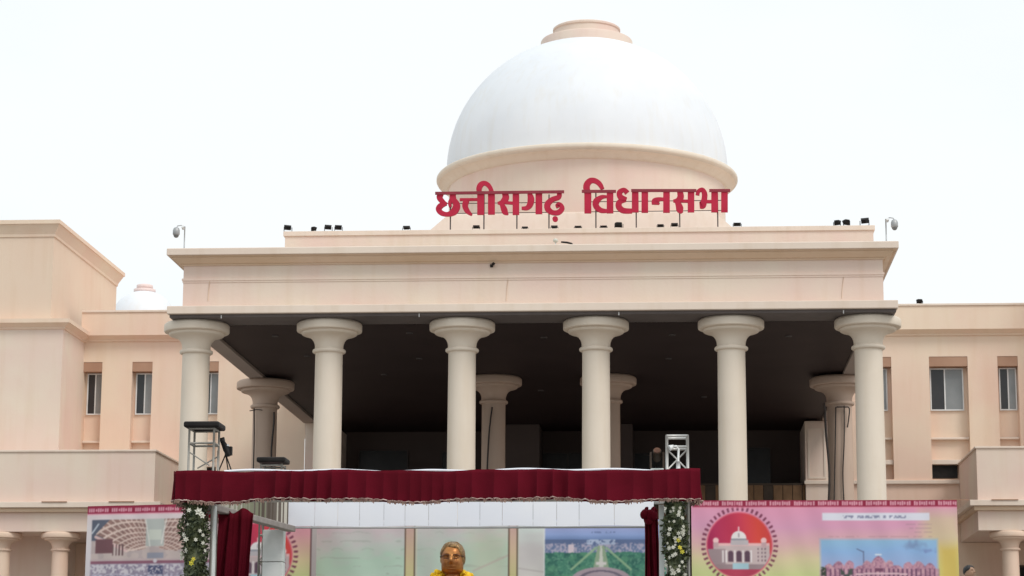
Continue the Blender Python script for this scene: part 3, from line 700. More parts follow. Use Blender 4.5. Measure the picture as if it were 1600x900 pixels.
curtain(.06, 'narrow maroon curtain hanging beside the right flower garland', .15, .24, 4.14, 1.6, (p[0], FY+.55, 0), 8)
m = MB()
for k in range(9): m.ball((random.uniform(-.09, .09), random.uniform(-.03, .03), random.uniform(-.05, .05)), .045, 8, 6, (1, .8, 1.2))
o = m.build('curtain_knot', 'maroon', None); o.location = (p[0], FY+.5, 4.08); o.parent = bpy.data.objects['curtain.001']; o.location = (0, -.05, 4.05)

# flower garlands wound on the front posts
def leafquad(m, c, r, sz):
    n = Vector(r.normal(size=3)).normalized(); t = n.orthogonal().normalized(); t = Matrix.Rotation(r.uniform(0, 6.28), 3, n) @ t; b = n.cross(t)
    c = Vector(c); L = sz*r.uniform(.8, 1.6); W = sz*r.uniform(.35, .6)
    m.add([c-t*L, c+b*W+n*.2*W, c+t*L, c-b*W+n*.2*W], [(0, 1, 2), (0, 2, 3)])
def flower_mesh(mt):
    m = MB()
    for k in range(6):
        a = 2*pi*k/6; ca_, sa = cos(a), sin(a)
        m.add([(0, -.008, 0), (.5*ca_-.3*sa, -.3, .5*sa+.3*ca_), (1.05*ca_, -.25, 1.05*sa), (.5*ca_+.3*sa, -.3, .5*sa-.3*ca_)], [(0, 1, 2), (0, 2, 3)])
    m.ball((0, -.25, 0), .28, 8, 5)
    me = bpy.data.meshes.new('flower'); me.from_pydata(m.v, [], m.f); me.materials.append(M[mt]); return me
FW, FYL = flower_mesh('flowerw'), flower_mesh('flowery')
def garland(loc, seed, wid, label, dens, flowers):
    r = np.random.default_rng(seed); e = empty('flower_garland', loc); tag(e, label, 'garland', 'flower garlands on the canopy posts')
    m = MB()
    for i in range(dens):
        z = r.uniform(0, 2.75); a = r.uniform(0, 2*pi); bul = 1+.16*sin(z*9+seed)+.1*sin(z*21)
        rad = wid*bul*sqrt(r.uniform(.25, 1))
        leafquad(m, (rad*cos(a)+.015*sin(z*7), rad*.9*sin(a), z), r, r.uniform(.016, .034))
    o = m.build('foliage', 'leaf', e); o['kind'] = 'stuff'
    m = MB(); m.lathe([(wid*.62, -.05), (wid*.62, 2.74)], (0, 0), 16); m.build('core', 'leaf', e)
    for (fx_, z, s, y) in flowers:
        o = bpy.data.objects.new('flower', FYL if y else FW); COL.objects.link(o); o.parent = e
        xx = fx_*wid; o.location = (xx, -sqrt(max(0, wid*wid-xx*xx))*.95-.02, z); o.scale = (s, s, s); o.rotation_euler = (r.uniform(-.5, .5), r.uniform(0, 6), fx_*.9)
def fl(px, py, cxw, wid, Y=FY): p = at(px, py, Y); return ((p[0]-cxw)/wid, p[2]-1.42)
lx = at(305, 850, FY-.05)[0]; wL = .160
FLl = [(*fl(x, y, lx, wL), s, yy) for x, y, s, yy in ((302, 800, .030, 0), (316, 802, .052, 0), (321, 808, .04, 0), (294, 838, .036, 0), (297, 845, .034, 0), (312, 846, .026, 0), (291, 868, .05, 0), (298, 862, .036, 0), (306, 882, .035, 1), (309, 876, .028, 1), (289, 874, .03, 0), (322, 850, .026, 0), (324, 862, .024, 0), (300, 822, .022, 0), (318, 832, .026, 0), (322, 838, .024, 0))]
FLl = [(max(-.95, min(.95, a)), b, c, d) for a, b, c, d in FLl]
garland((lx, FY-.06, 1.42), 11, wL, 'dark green flower garland with white blooms on the left canopy post', 5200, FLl)
rx = at(1056, 850, FY-.05)[0]; wR = .138
rr = np.random.default_rng(5); FLr = []
for k in range(46):
    x, y = rr.uniform(1039, 1072), rr.uniform(796, 900); a, b = fl(x, y, rx, wR); FLr.append((max(-.95, min(.95, a)), b, rr.uniform(.014, .032), 0))
for x, y in ((1062, 858), (1066, 864), (1060, 846)): a, b = fl(x, y, rx, wR); FLr.append((a, b, .03, 1))
garland((rx, FY-.06, 1.42), 12, wR, 'flower garland dotted with many small white blooms on the right canopy post', 5200, FLr)

# lamps standing on the canopy roof
def stand_lamp(px, py0, Y, label, h, mt):
    p = at(px, py0, Y); z0 = 4.53; e = empty('stage_lamp', (p[0], Y, z0)); tag(e, label, 'lamp', 'stage lamps on the canopy roof')
    return e
e = stand_lamp(352, 731, FY+.35, 'black stage lamp on a thin tripod beside the left truss tower', .45, 'black')
for a in (pi*.95, -.25, 1.3): MB().tube([(0, 0, .24), (.10*cos(a), .10*sin(a), 0)], .008, 6).build('leg', 'black', e)
MB().tube([(0, 0, .22), (0, 0, .30)], .012, 8).build('stem', 'black', e)
h = MB().tube([(.045, -.01, .22), (.01, -.01, .30), (-.045, -.015, .40)], [.028, .042, .024], 12).build('lamp_body', 'black', e)
MB().tube([(-.035, -.018, .39), (-.05, -.02, .43)], [.03, .034], 12).build('lamp_hood', 'black', h)
MB().box(.035, .075, -.03, .03, .23, .33).build('barn_door', 'black', e); MB().box(.02, .036, -.04, .02, .335, .355).build('clip', 'frame', e)
p = at(1027, 738, FY+.3); e = empty('stage_lamp', (p[0], FY+.3, 4.53)); tag(e, 'brown moving-head stage lamp left of the right truss tower', 'lamp', 'stage lamps on the canopy roof')
MB().box(-.075, .075, -.06, .06, 0, .05).build('base', 'post', e, .008)
MB().box(-.085, -.062, -.035, .035, .052, .24).build('yoke', 'wooddark', e); MB().box(.062, .085, -.035, .035, .052, .24).build('yoke', 'wooddark', e)
h = MB().tube([(0, .07, .16), (0, .02, .19), (0, -.06, .25)], [.035, .055, .048], 14).build('lamp_body', 'wooddark', e)
MB().tube([(0, -.06, .25), (0, -.07, .257)], .040, 14).build('lens', 'bronzedark', h)
e = empty('work_lamp', (4.945, FY+.02, 4.53)); tag(e, 'white clamp lamp inside the right truss tower', 'lamp')
MB().tube([(.0, 0, 0), (.0, 0, .10)], .024, 8).build('stem', 'frame', e); MB().tube([(0, 0, .10), (.005, 0, .24), (-.02, 0, .275), (-.06, -.01, .27)], .013, 8).build('arm', 'frame', e)
MB().tube([(-.05, -.01, .275), (-.10, -.03, .25)], [.018, .034], 12).build('lamp_head', 'frame', e)

# ------------------------------------------------------------------ printed banners
def px_noise(x, y, s, seed):
    """cheap value noise over photo pixels"""
    r = np.random.default_rng(seed); g = r.random((64, 64)); u, v = x/s, y/s
    i, j = np.floor(u).astype(int), np.floor(v).astype(int); fu, fv = u-i, v-j; fu = fu*fu*(3-2*fu); fv = fv*fv*(3-2*fv)
    G = lambda a, b: g[a % 64, b % 64]
    return (G(i, j)*(1-fu)+G(i+1, j)*fu)*(1-fv)+(G(i, j+1)*(1-fu)+G(i+1, j+1)*fu)*fv
def ramp(t, stops):
    t = np.clip(t, 0, 1); xs = [s[0] for s in stops]
    return np.stack([np.interp(t, xs, [s[1][c] for s in stops]) for c in range(3)], -1)
def put(C, mask, col, a=1.0):
    mk = np.clip(mask, 0, 1)[..., None]*a; C[:] = C*(1-mk)+np.array(col, float)*mk if not isinstance(col, np.ndarray) or col.ndim == 1 else C*(1-mk)+col*mk
def rect(x, y, x0, x1, y0, y1, s=.6): return np.clip(np.minimum.reduce([x-x0, x1-x, y-y0, y1-y])/s+.5, 0, 1)
def circ(x, y, cx, cy, r, s=.8): return np.clip((r-np.hypot(x-cx, y-cy))/s+.5, 0, 1)
def segm(x, y, x0, y0, x1, y1, w):
    dx, dy = x1-x0, y1-y0; t = np.clip(((x-x0)*dx+(y-y0)*dy)/(dx*dx+dy*dy), 0, 1); return np.clip((w/2-np.hypot(x-x0-t*dx, y-y0-t*dy))/.8+.5, 0, 1)
def band(C, x, y, x0, x1, yt, word=37.5):
    """maroon top border with a repeating row of small pale marks"""
    put(C, rect(x, y, x0-9, x1+9, yt-9, yt+10.5), (150, 36, 66))
    u = np.mod(x-x0, word); k = np.floor(u/3.7); uu = np.mod(u, 3.7)
    hgt = np.where(k == 0, 3.4, 2.5+.8*np.mod(k*7, 3)/2)
    mk = (uu < 2.6)*(np.abs(y-(yt+5.0)) < hgt)*(u < word-4.5)
    put(C, mk*1.0, (238, 190, 200), .85)
    put(C, rect(x, y, x0-9, x1+9, yt+10.0, yt+12.5), (232, 150, 170), .6)
def emblem(C, x, y, cx, cy, R=50.0):
    d = np.hypot(x-cx, y-cy); an = np.arctan2(y-cy, x-cx)
    put(C, ((d > R*1.07) & (d < R*1.20) & (np.mod(an/(2*pi)*46, 1) < .42))*1.0, (120, 55, 80), .9)
    put(C, circ(x, y, cx, cy, R*1.04), (226, 110, 130)); inn = circ(x, y, cx, cy, R)
    put(C, inn, ramp((x-cx+R)/(2*R), [(0, (176, 44, 92)), (.5, (204, 58, 84)), (.8, (226, 78, 66)), (1, (214, 70, 70))]))
    s = R/50
    X, Y = (x-cx)/s, (y-cy)/s
    g = inn
    put(C, g*rect(X, Y, -52, 52, 14, 34), (150, 128, 132)); put(C, g*rect(X, Y, -41, 47, -1, 32), (205, 184, 184))
    put(C, g*rect(X, Y, -41, 47, -3, 1), (240, 190, 190))
    put(C, g*rect(X, Y, -50, -22, 6, 34), (168, 146, 150))
    put(C, g*rect(X, Y, -14, 14, -8, 0), (196, 186, 190)); put(C, g*circ(X, Y, -1, -10, 12)*(Y < -8), (240, 232, 232)); put(C, g*rect(X, Y, -13, 11, -10, -7.5), (150, 150, 160))
    put(C, g*segm(X, Y, -1, -28, -1, -21, 2), (245, 225, 225)); put(C, g*segm(X, Y, -1, -18, -1, -13, 1.6), (150, 140, 150))
    for dx in (-37, 38): put(C, g*circ(X, Y, dx, -7, 4.6), (250, 205, 205)); put(C, g*rect(X, Y, dx-4, dx+4, -4, 4), (206, 170, 174))
    for dx in (-14, -1, 12): put(C, g*rect(X, Y, dx-4.2, dx+4.2, 13, 26), (98, 72, 88)); put(C, g*circ(X, Y, dx, 13, 4.2), (98, 72, 88))
    for dx in (-26, -21, -7.5, 5.5, 18): put(C, g*rect(X, Y, dx-1.2, dx+1.2, 8, 27), (238, 228, 228))
    for dx in (29, 35, 40): 
        for dy in (6, 12, 18, 24): put(C, g*rect(X, Y, dx-1, dx+1, dy-1.5, dy+1.5), (120, 96, 106))
    put(C, g*(Y > 30), (160, 138, 142)); put(C, g*rect(X, Y, -11, 14, 28, 38), (172, 204, 216)); put(C, g*(Y > 38), (188, 66, 92))
def board(name, p0, p1, x0, x1, yt, yb, fn, label, zbot=.7, thick=.05):
    """vinyl banner between world points p0, p1 (top corners); fn paints it in photo pixels x0..x1, yt..yb"""
    nx = int((x1-x0)*1.15); ny = int((yb-yt)*1.15); P0, P1 = Vector(p0), Vector(p1)
    ztb = at((x0+x1)/2, yb, (p0[1]+p1[1])/2)[2]
    xs = np.linspace(x0, x1, nx+1); ys = np.linspace(yt, yb, ny+1)
    xx, yy = np.meshgrid(xs, ys); Cc = np.zeros(xx.shape+(3,)); Cc[:] = 220; fn(Cc, xx, yy)
    for _ in range(1):
        Pd = np.pad(Cc, ((1, 1), (1, 1), (0, 0)), 'edge')
        Cc = sum(Pd[a:a+Cc.shape[0], b:b+Cc.shape[1]] for a in range(3) for b in range(3))/9
    # the part below the frame: repeat the last row faded downwards
    Cc = np.concatenate([Cc, Cc[-1:]*.0+Cc[-1:].mean(axis=1, keepdims=True)], 0)
    rows = [P0.z+(ztb-P0.z)*j/ny for j in range(ny+1)] + [zbot]
    u = np.linspace(0, 1, nx+1); vs = np.zeros((len(rows), nx+1, 3))
    zrow = np.array(rows)[:, None]; top = P0.z+(P1.z-P0.z)*u[None, :]
    vs[..., 0] = P0.x+(P1.x-P0.x)*u; vs[..., 1] = P0.y+(P1.y-P0.y)*u; vs[..., 2] = zrow+(top-P0.z)*((zrow-zbot)/(P0.z-zbot))
    rip = .006*np.sin(u*31+1)[None, :]*np.ones_like(zrow)+.004*np.sin(u[None, :]*57+zrow*6); vs[..., 1] += rip
    vs = vs.reshape(-1, 3); W_ = nx+1
    idx = np.arange((len(rows)-1)*W_).reshape(-1, W_)[:, :-1].ravel()
    faces = np.stack([idx+W_, idx+W_+1, idx+1, idx], 1)
    ctr = (P0+P1)/2; base = Vector((ctr.x, ctr.y, 0))
    e = empty('banner', base); tag(e, label, 'banner', 'printed banners behind the canopy')
    me = bpy.data.meshes.new('printed_sheet'); me.from_pydata((vs-np.array(base)).tolist(), [], faces.tolist()); me.materials.append(M['print'])
    me.polygons.foreach_set('use_smooth', [True]*len(faces))
    c = Cc.reshape(-1, 3)/255; c = np.where(c <= .04045, c/12.92, ((c+.055)/1.055)**2.4)*.93
    ca = me.color_attributes.new('print', 'FLOAT_COLOR', 'POINT'); ca.data.foreach_set('color', np.c_[c, np.ones(len(c))].astype(np.float32).ravel())
    o = bpy.data.objects.new('printed_sheet', me); COL.objects.link(o); o.parent = e
    # timber frame and legs behind
    d = (P1-P0); d.z = 0; L = d.length; d.normalize(); nb = Vector((-d.y, d.x, 0))
    for k in range(5):
        q = P0+d*(L*(.02+.96*k/4)); q.z = 0; q = q+nb*.06-base
        zt = P0.z+(P1.z-P0.z)*k/4-.03
        MB().tube([(q.x, q.y, 0), (q.x, q.y, zt)], .025, 8).build('frame_leg', 'wood', e)
    for zf in (.75, 2.6):
        a, b = P0+nb*.09-base, P1+nb*.09-base; MB().tube([(a.x, a.y, zf), (b.x, b.y, zf)], .022, 8).build('frame_rail', 'wood', e)
    for a, b in ((P0, P0), (P1, P1)):
        pass
    return e
def paint_left(C, x, y):
    C[:] = ramp((y-795)/110, [(0, (226, 205, 208)), (.2, (222, 212, 214)), (1, (214, 206, 212))])
    n1 = px_noise(x, y, 9, 1); n2 = px_noise(x, y, 3.2, 2); n3 = px_noise(x, y, 2.0, 3)
    # assembly-hall picture
    ph = rect(x, y, 145, 343, 807, 990)
    put(C, ph, (200, 182, 178)); put(C, ph*(n1 > .55), (176, 160, 162), .5)
    put(C, ph*rect(x, y, 145, 175, 807, 840), (96, 100, 116)); put(C, ph*segm(x, y, 146, 828, 156, 814, 2.5), (200, 205, 215))
    # coffered ceiling, left fan
    def fan(x, flip):
        xx = (488-x) if flip else x
        inside = (y > 807+(175-xx).clip(0, 99)*1.0)*(y < 830+(xx-152)*.52)*(y < 858-(xx-203)*.12)*(xx > 152)*(xx < 233)
        vx, vy = xx-252.0, y-872.0; a = np.arctan2(vy, vx)*11.5; b = np.log(np.hypot(vx*.8, vy)+1)*6.2+a*.25
        g = ((np.mod(a, 1) > .26) & (np.mod(b, 1) > .28))
        return inside, g
    for flip in (False, True):
        ins, g = fan(x, flip); put(C, ph*ins, (222, 196, 186)); put(C, ph*ins*g, (158, 124, 116)); put(C, ph*ins*g*(n2 > .5), (134, 104, 100), .6)
    put(C, ph*segm(x, y, 152, 834, 203, 857, 4.5), (226, 190, 188)); put(C, ph*segm(x, y, 203, 857, 236, 850, 2.4), (230, 206, 196))
    put(C, ph*rect(x, y, 233, 262, 807, 850), (186, 188, 184)); put(C, ph*rect(x, y, 238, 258, 824, 840), (206, 208, 198)); put(C, ph*segm(x, y, 232, 808, 240, 850, 2), (226, 220, 214)); put(C, ph*segm(x, y, 265, 808, 258, 846, 2), (226, 220, 214))
    put(C, ph*rect(x, y, 152, 180, 838, 860), (118, 80, 86)); put(C, ph*rect(x, y, 180, 200, 846, 864)*(np.mod(x, 5) < 2.2), (110, 84, 86))
    put(C, ph*rect(x, y, 236, 262, 860, 876), (150, 150, 164))
    put(C, ph*(y > 869.5)*(y < 881), (142, 92, 110)); put(C, ph*(y > 869)*(y < 872), (196, 176, 176))
    put(C, ph*(y > 877)*1.0, (160, 148, 166)); put(C, ph*(y > 878)*(n2 > .5), (208, 200, 208)); put(C, ph*(y > 880)*(n3 > .74), (132, 124, 144)); put(C, ph*(y > 892)*(n2 > .35), (196, 190, 208), .6)
    put(C, ph*rect(x, y, 238, 262, 880, 894)*(n3 > .4), (84, 86, 118)); put(C, ph*circ(x, y, 249, 873, 3.2), (214, 206, 214))
    # red and rainbow part with the emblem
    r_ = rect(x, y, 345, 520, 797, 990)
    put(C, r_, ramp((y-800)/100, [(0, (226, 148, 168)), (.35, (228, 162, 170)), (.75, (224, 202, 160)), (1, (206, 210, 150))]))
    emblem(C, x, y, 409, 868, 50)
    put(C, rect(x, y, 487.0, 489.2, 797, 990), (96, 60, 66))
    put(C, (x > 489)*1.0, (190, 178, 176))
    band(C, x, y, 139, 520, 787 + (0))
def paint_mid(C, x, y):
    n1 = px_noise(x, y*2.2, 16, 5); n2 = px_noise(x, y, 5, 6); n3 = px_noise(x, y, 2.2, 9)
    t = (y-822)/80
    C[:] = ramp(t+.25*(n1-.5)+(x-560)/900, [(0, (208, 190, 194)), (.35, (202, 202, 198)), (.7, (186, 210, 192)), (1, (192, 214, 198))])
    put(C, (np.abs(np.mod(y+8*n1, 13)-6) < .8)*(n1 > .55)*(x < 800), (158, 162, 152), .35)
    put(C, rect(x, y, 655, 690, 818, 990, 30), (190, 190, 184), .6); put(C, rect(x, y, 735, 797, 830, 990, 34), (202, 200, 176), .5); put(C, segm(x, y, 742, 892, 800, 866, 3), (196, 178, 170), .6)
    for a, b in ((635, 650), (797, 810)):
        put(C, rect(x, y, a, b, 790, 990), ramp(t, [(0, (204, 168, 160)), (.5, (214, 188, 158)), (1, (206, 200, 146))]))
        put(C, rect(x, y, a-1.0, a+1.0, 790, 990), (98, 76, 62)); put(C, rect(x, y, b-1.0, b+1.0, 790, 990), (92, 76, 62)); put(C, rect(x, y, b+1, b+4, 790, 990), (214, 206, 186), .7)
    put(C, rect(x, y, 812, 853, 790, 990), ramp(t+.2*(n1-.5), [(0, (214, 220, 216)), (.5, (206, 200, 200)), (1, (214, 210, 206))])); put(C, segm(x, y, 812, 888, 852, 894, 2.5), (188, 180, 178), .7)
    put(C, rect(x, y, 851, 853.5, 790, 990), (226, 226, 226))
    # aerial garden picture
    ph = rect(x, y, 853, 1040, 790, 990); xc = 940.0
    put(C, ph, ramp((y-822)/30, [(0, (166, 170, 214)), (.45, (150, 170, 218)), (.75, (112, 136, 182)), (1, (106, 124, 160))]))
    put(C, ph*(y > 843)*(y < 852), (98, 114, 152)); put(C, ph*(y > 848+2*n2)*(y < 866)*np.clip((n3-.3)*2.4, 0, 1), (200, 186, 204), .8); put(C, ph*rect(x, y, 889, 898, 851, 866), (224, 206, 216)); put(C, ph*(np.abs(x-xc) < 22)*(y > 843)*(y < 851)*(n3 > .4), (176, 188, 214))
    gr = ph*(y > 862+3*n2); put(C, gr, (74, 132, 112)); put(C, gr*np.clip((n2-.42)*3, 0, 1), (50, 98, 92), .8); put(C, gr*np.clip((n3-.55)*3, 0, 1), (124, 174, 146), .7); put(C, gr*np.clip((n1-.5)*3, 0, 1), (104, 160, 126), .5)
    d = (y-852)/48
    put(C, ph*(y > 853)*(np.abs(x-xc) < 5+10*d), (148, 168, 142)); put(C, ph*(y > 853)*(np.abs(x-xc) < 1.2+3.5*d), (206, 206, 198))
    for s in (-1, 1): put(C, ph*segm(x, y, xc+s*8, 856, xc+s*46, 890, 3.5), (156, 186, 150), .9)
    put(C, ph*(np.hypot((x-xc)/2.3, y-906) < 20), (176, 158, 168)); put(C, ph*(np.abs(np.hypot((x-xc)/2.3, y-906)-14) < 1.4), (120, 110, 126)); put(C, ph*rect(x, y, xc-8, xc+8, 878, 883), (214, 208, 206))
    put(C, rect(x, y, 924, 962, 831, 833)*(n3 > .5), (96, 110, 150), .7)
def paint_right(C, x, y):
    n1 = px_noise(x, y, 26, 8); n2 = px_noise(x, y, 4, 7); n3 = px_noise(x, y, 2.2, 10)
    t = (y-800)/100+.06*(n1-.5)+np.clip((x-1400)/320, 0, 1)*.75-np.clip((1180-x)/300, 0, 1)*-.15
    C[:] = ramp(t, [(0, (226, 156, 184)), (.25, (220, 160, 188)), (.5, (222, 176, 178)), (.75, (220, 204, 164)), (1, (206, 212, 150)), ])
    put(C, rect(x, y, 1462, 1500, 850, 990, 22), (216, 186, 96), .9); put(C, rect(x, y, 1440, 1500, 800, 850, 24), (214, 198, 156), .7)
    emblem(C, x, y, 1155, 852, 50)
    put(C, rect(x, y, 1285, 1452, 802, 814), (226, 224, 236))
    mk = (np.abs(y-808-.6*(n3-.5)) < 2.2)*(x > 1317)*(x < 1415)*(n3 > .40)*(np.abs(x-1337) > 3)*(np.abs(x-1377) > 2.5)*(np.abs(x-1387) > 2.5); put(C, mk*1.0, (120, 120, 150), .75)
    for yy, xa in ((820, 1415), (826, 1420), (832, 1428), (839, 1290)): put(C, rect(x, y, xa, 1455, yy-.8, yy+.8)*(n2 > .35), (176, 140, 150), .5)
    ph = rect(x, y, 1281, 1463, 843, 990, 5)
    put(C, ph, ramp((y-843)/45+.2*(n1-.5), [(0, (150, 190, 220)), (.4, (146, 182, 226)), (1, (166, 176, 216))]))
    put(C, ph*np.clip(1.3-np.hypot((x-1428)/15, (y-852)/6.5)+(px_noise(x, y, 5, 21)-.5), 0, 1), (126, 144, 184), .7); put(C, ph*np.clip(1.2-np.hypot((x-1448)/13, (y-861)/4)+(px_noise(x, y, 4, 22)-.5), 0, 1), (124, 138, 188), .7)
    top = np.full_like(x, 893.0)
    for cx_, w_, hh in ((1294, 9, 881), (1309, 11, 877), (1326, 7, 876), (1341, 9, 884), (1353, 6, 876), (1371, 12, 869), (1388, 6, 876), (1402, 10, 884), (1417, 8, 878), (1433, 10, 877), (1450, 9, 880)):
        top = np.minimum(top, np.where(np.abs(x-cx_) < w_, hh+np.abs(x-cx_)**1.6*.22, 893)); 
    top = np.minimum(top, np.where(np.abs(x-1372) < 30, 884, 889))
    bd = ph*(y > top); put(C, bd, (196, 146, 164)); put(C, bd*np.clip((n3-.5)*3, 0, 1), (150, 104, 130), .8); put(C, bd*(n2 < .3), (216, 172, 180), .7); put(C, bd*(np.mod(x, 7) < 2)*(y > 889), (112, 74, 104))
    put(C, ph*rect(x, y, 1365, 1378, 888, 893), (120, 74, 100)); put(C, ph*rect(x, y, 1366, 1376, 866, 868), (235, 235, 238))
    put(C, ph*segm(x, y, 1348, 862, 1348, 880, 1.3), (96, 100, 130)); put(C, ph*segm(x, y, 1338, 858, 1348, 863, 1.2), (96, 100, 130))
    put(C, ph*(np.abs(y-(896-((x-1375)/40)**2*-1.5)) < 1.3)*(np.abs(x-1375) < 40), (226, 190, 198)); put(C, ph*rect(x, y, 1281, 1289, 886, 905)*(n3 > .3), (58, 70, 56)); put(C, ph*rect(x, y, 1312, 1332, 889, 905)*(n2 > .5), (78, 84, 80))
    band(C, x, y, 1091, 1495, 782)
BNY = -46.3
a, b = at(137, 791, -45.6), at(496, 783, -46.9)
board('left', a, b, 137, 496, 785, 912, paint_left, 'left banner with assembly hall picture beside the left garland')
a, b = at(484, 800, BNY-.2), at(1046, 797, BNY-.2)
a = (a[0], a[1], 4.42); b = (b[0], b[1], 4.42)
yt_ = 812
board('mid', (a[0], a[1], at(765, yt_, BNY-.2)[2]), (b[0], b[1], at(765, yt_, BNY-.2)[2]), 484, 1046, yt_, 912, paint_mid, 'pale green central banner with framed panels and garden view behind the bust')
a, b = at(1080, 782, BNY), at(1495, 782, BNY)
board('right', a, (b[0], b[1], a[2]), 1080, 1495, 782, 912, paint_right, 'pink and yellow banner with round red emblem right of the canopy')

# ------------------------------------------------------------------ bust on a pedestal
HY = -49.2
hp = at(707, 872, HY); hs = .335/2     # half width of the head incl. hair
BU = empty('bust', (hp[0], HY, 0)); tag(BU, 'golden bronze bust of a man in glasses under the canopy', 'statue')
HZ = hp[2]                             # eye line
def head_mesh():
    n, mm = 72, 56; vs, fs = [], []
    g = lambda a, b, c: math.exp(-((a-b)/c)**2)
    for i in range(mm+1):
        th = pi*i/mm
        for k in range(n):
            a = 2*pi*k/n; x = sin(th)*sin(a); y = -sin(th)*cos(a); z = cos(th)
            X, Y, Z = math.copysign(abs(x)**.82, x)*.140, y*.175, math.copysign(abs(z)**.88, z)*.200
            low = max(0, -z)
            X *= 1+.50*low**2*(1-.5*low**6)
            if y < 0:
                f = -y
                Y -= .020*low*f                                            # jaw forward
                Y -= f*.068*g(x, 0, .13)*(g(z, -.10, .17)+.35*g(z, .08, .14))  # nose
                Y -= f*.024*g(z, .28, .08)*(g(abs(x), .32, .24))           # brow
                Y += f*.046*g(z, .10, .11)*g(abs(x), .36, .17)             # eye socket
                Y -= f*.008*g(z, .10, .04)*g(abs(x), .36, .07)             # eyeball
                Y -= f*.014*g(z, -.16, .2)*g(abs(x), .52, .18)             # cheek
                Y -= f*.014*g(z, -.44, .06)*g(x, 0, .30)                   # upper lip
                Y += f*.016*g(z, -.515, .03)*g(x, 0, .32)                  # mouth line
                Y -= f*.014*g(z, -.59, .06)*g(x, 0, .24)                   # lower lip
                Y -= f*.024*g(z, -.84, .14)*g(x, 0, .28)                   # chin
                Y += f*.010*g(z, -.70, .05)*g(x, 0, .3)
            vs.append((X, Y, Z))
    for i in range(mm):
        for k in range(n):
            k2 = (k+1) % n; fs.append((i*n+k, i*n+k2, (i+1)*n+k2, (i+1)*n+k))
    return vs, fs
vs, fs = head_mesh(); hsz = .955
m = MB(); m.add([(x*hsz, y*hsz, z*hsz+HZ-.02) for x, y, z in vs], [f[::-1] for f in fs], True)
# neck, shoulders and chest as one swept surface
rings = []
for z, rx_, ry_, yo in ((-.08, .080, .085, .03), (-.16, .092, .098, .035), (-.22, .100, .105, .04), (-.255, .15, .12, .04), (-.29, .25, .14, .045), (-.34, .33, .16, .045), (-.44, .36, .175, .03), (-.62, .34, .18, .01), (-.78, .27, .16, 0), (-.86, .20, .14, 0)):
    rings.append([(rx_*cos(2*pi*k/40), ry_*sin(2*pi*k/40)+yo, HZ+z*1.1) for k in range(40)])
o_ = len(m.v); m.v += [p for r in rings for p in r]
for i in range(len(rings)-1):
    for k in range(40): m.f.append((o_+i*40+k, o_+(i+1)*40+k, o_+(i+1)*40+(k+1) % 40, o_+i*40+(k+1) % 40)); m.sm.append(True)
m.f.append(tuple(o_+(len(rings)-1)*40+k for k in range(40))); m.sm.append(False)
for s in (-1, 1): m.ball((s*.136, .02, HZ-.02), .045, 12, 8, (.35, .6, 1))
bu = m.build('bust_body', 'bronze', BU)
# swept-back hair: shell over the skull with a side parting
vs2, fs2 = [], []
n, mm = 60, 26
for i in range(mm+1):
    for k in range(n):
        a = 2*pi*k/n; front = max(0, cos(a)); side = abs(sin(a)); back = max(0, -cos(a))
        sg = sin(a)
        lim = 1.66+.16*sg*(1-back)+.5*back if front <= 1e-9 else .80+.16*sg+max(0, abs(sg)-.58)*2.05
        th = lim*i/mm; x, y, z = sin(th)*sin(a), -sin(th)*cos(a), cos(th); x = math.copysign(abs(x)**.82, x)*.986; z = math.copysign(abs(z)**.88, z)*.976
        bump = .016*sin(a*13+th*6)+.012*sin(a*29+2+th*3); edge = max(0, 1-((i/mm))**10)
        r_ = 1+(.125+bump*1.8+.05*side**4)*edge+(.09*math.exp(-((sin(a)-.35)/.5)**2)*front*math.exp(-((th-.7)/.35)**2))
        vs2.append((x*.142*hsz*r_, y*.175*hsz*r_+.006, z*.205*hsz*(1+(r_-1)*.75)+HZ-.02))
for i in range(mm):
    for k in range(n):
        k2 = (k+1) % n; fs2.append((i*n+k, (i+1)*n+k, (i+1)*n+k2, i*n+k2))
MB().add(vs2, fs2, True).build('hair', 'bronzehair', BU)
# spectacles
m = MB()
for s in (-1, 1):
    m.tube([(s*(.056+.040*math.copysign(abs(cos(t))**.5, cos(t))), -.172, HZ+.006+.022*math.copysign(abs(sin(t))**.6, sin(t))) for t in np.linspace(0, 2*pi, 26)[:-1]], .005, 6, closed=True)
    m.tube([(s*.096, -.168, HZ+.018), (s*.142, -.06, HZ+.018), (s*.150, .02, HZ+.010)], .005, 6)
m.tube([(-.016, -.174, HZ+.014), (0, -.184, HZ+.018), (.016, -.174, HZ+.014)], .005, 6); m.build('spectacles', 'bronzedark', BU)
# pedestal under the bust
pz = HZ-.86*1.1
pd = empty('pedestal', (hp[0], HY, 0)); tag(pd, 'tall grey granite pedestal carrying the golden bust', 'pedestal')
MB().box(-.55, .55, -.45, .45, 0, .3).build('base', 'plinth', pd, .02); MB().box(-.36, .36, -.30, .30, .302, pz-.12).build('die', 'plinth', pd, .015); MB().box(-.42, .42, -.36, .36, pz-.118, pz).build('cap', 'plinth', pd, .02)
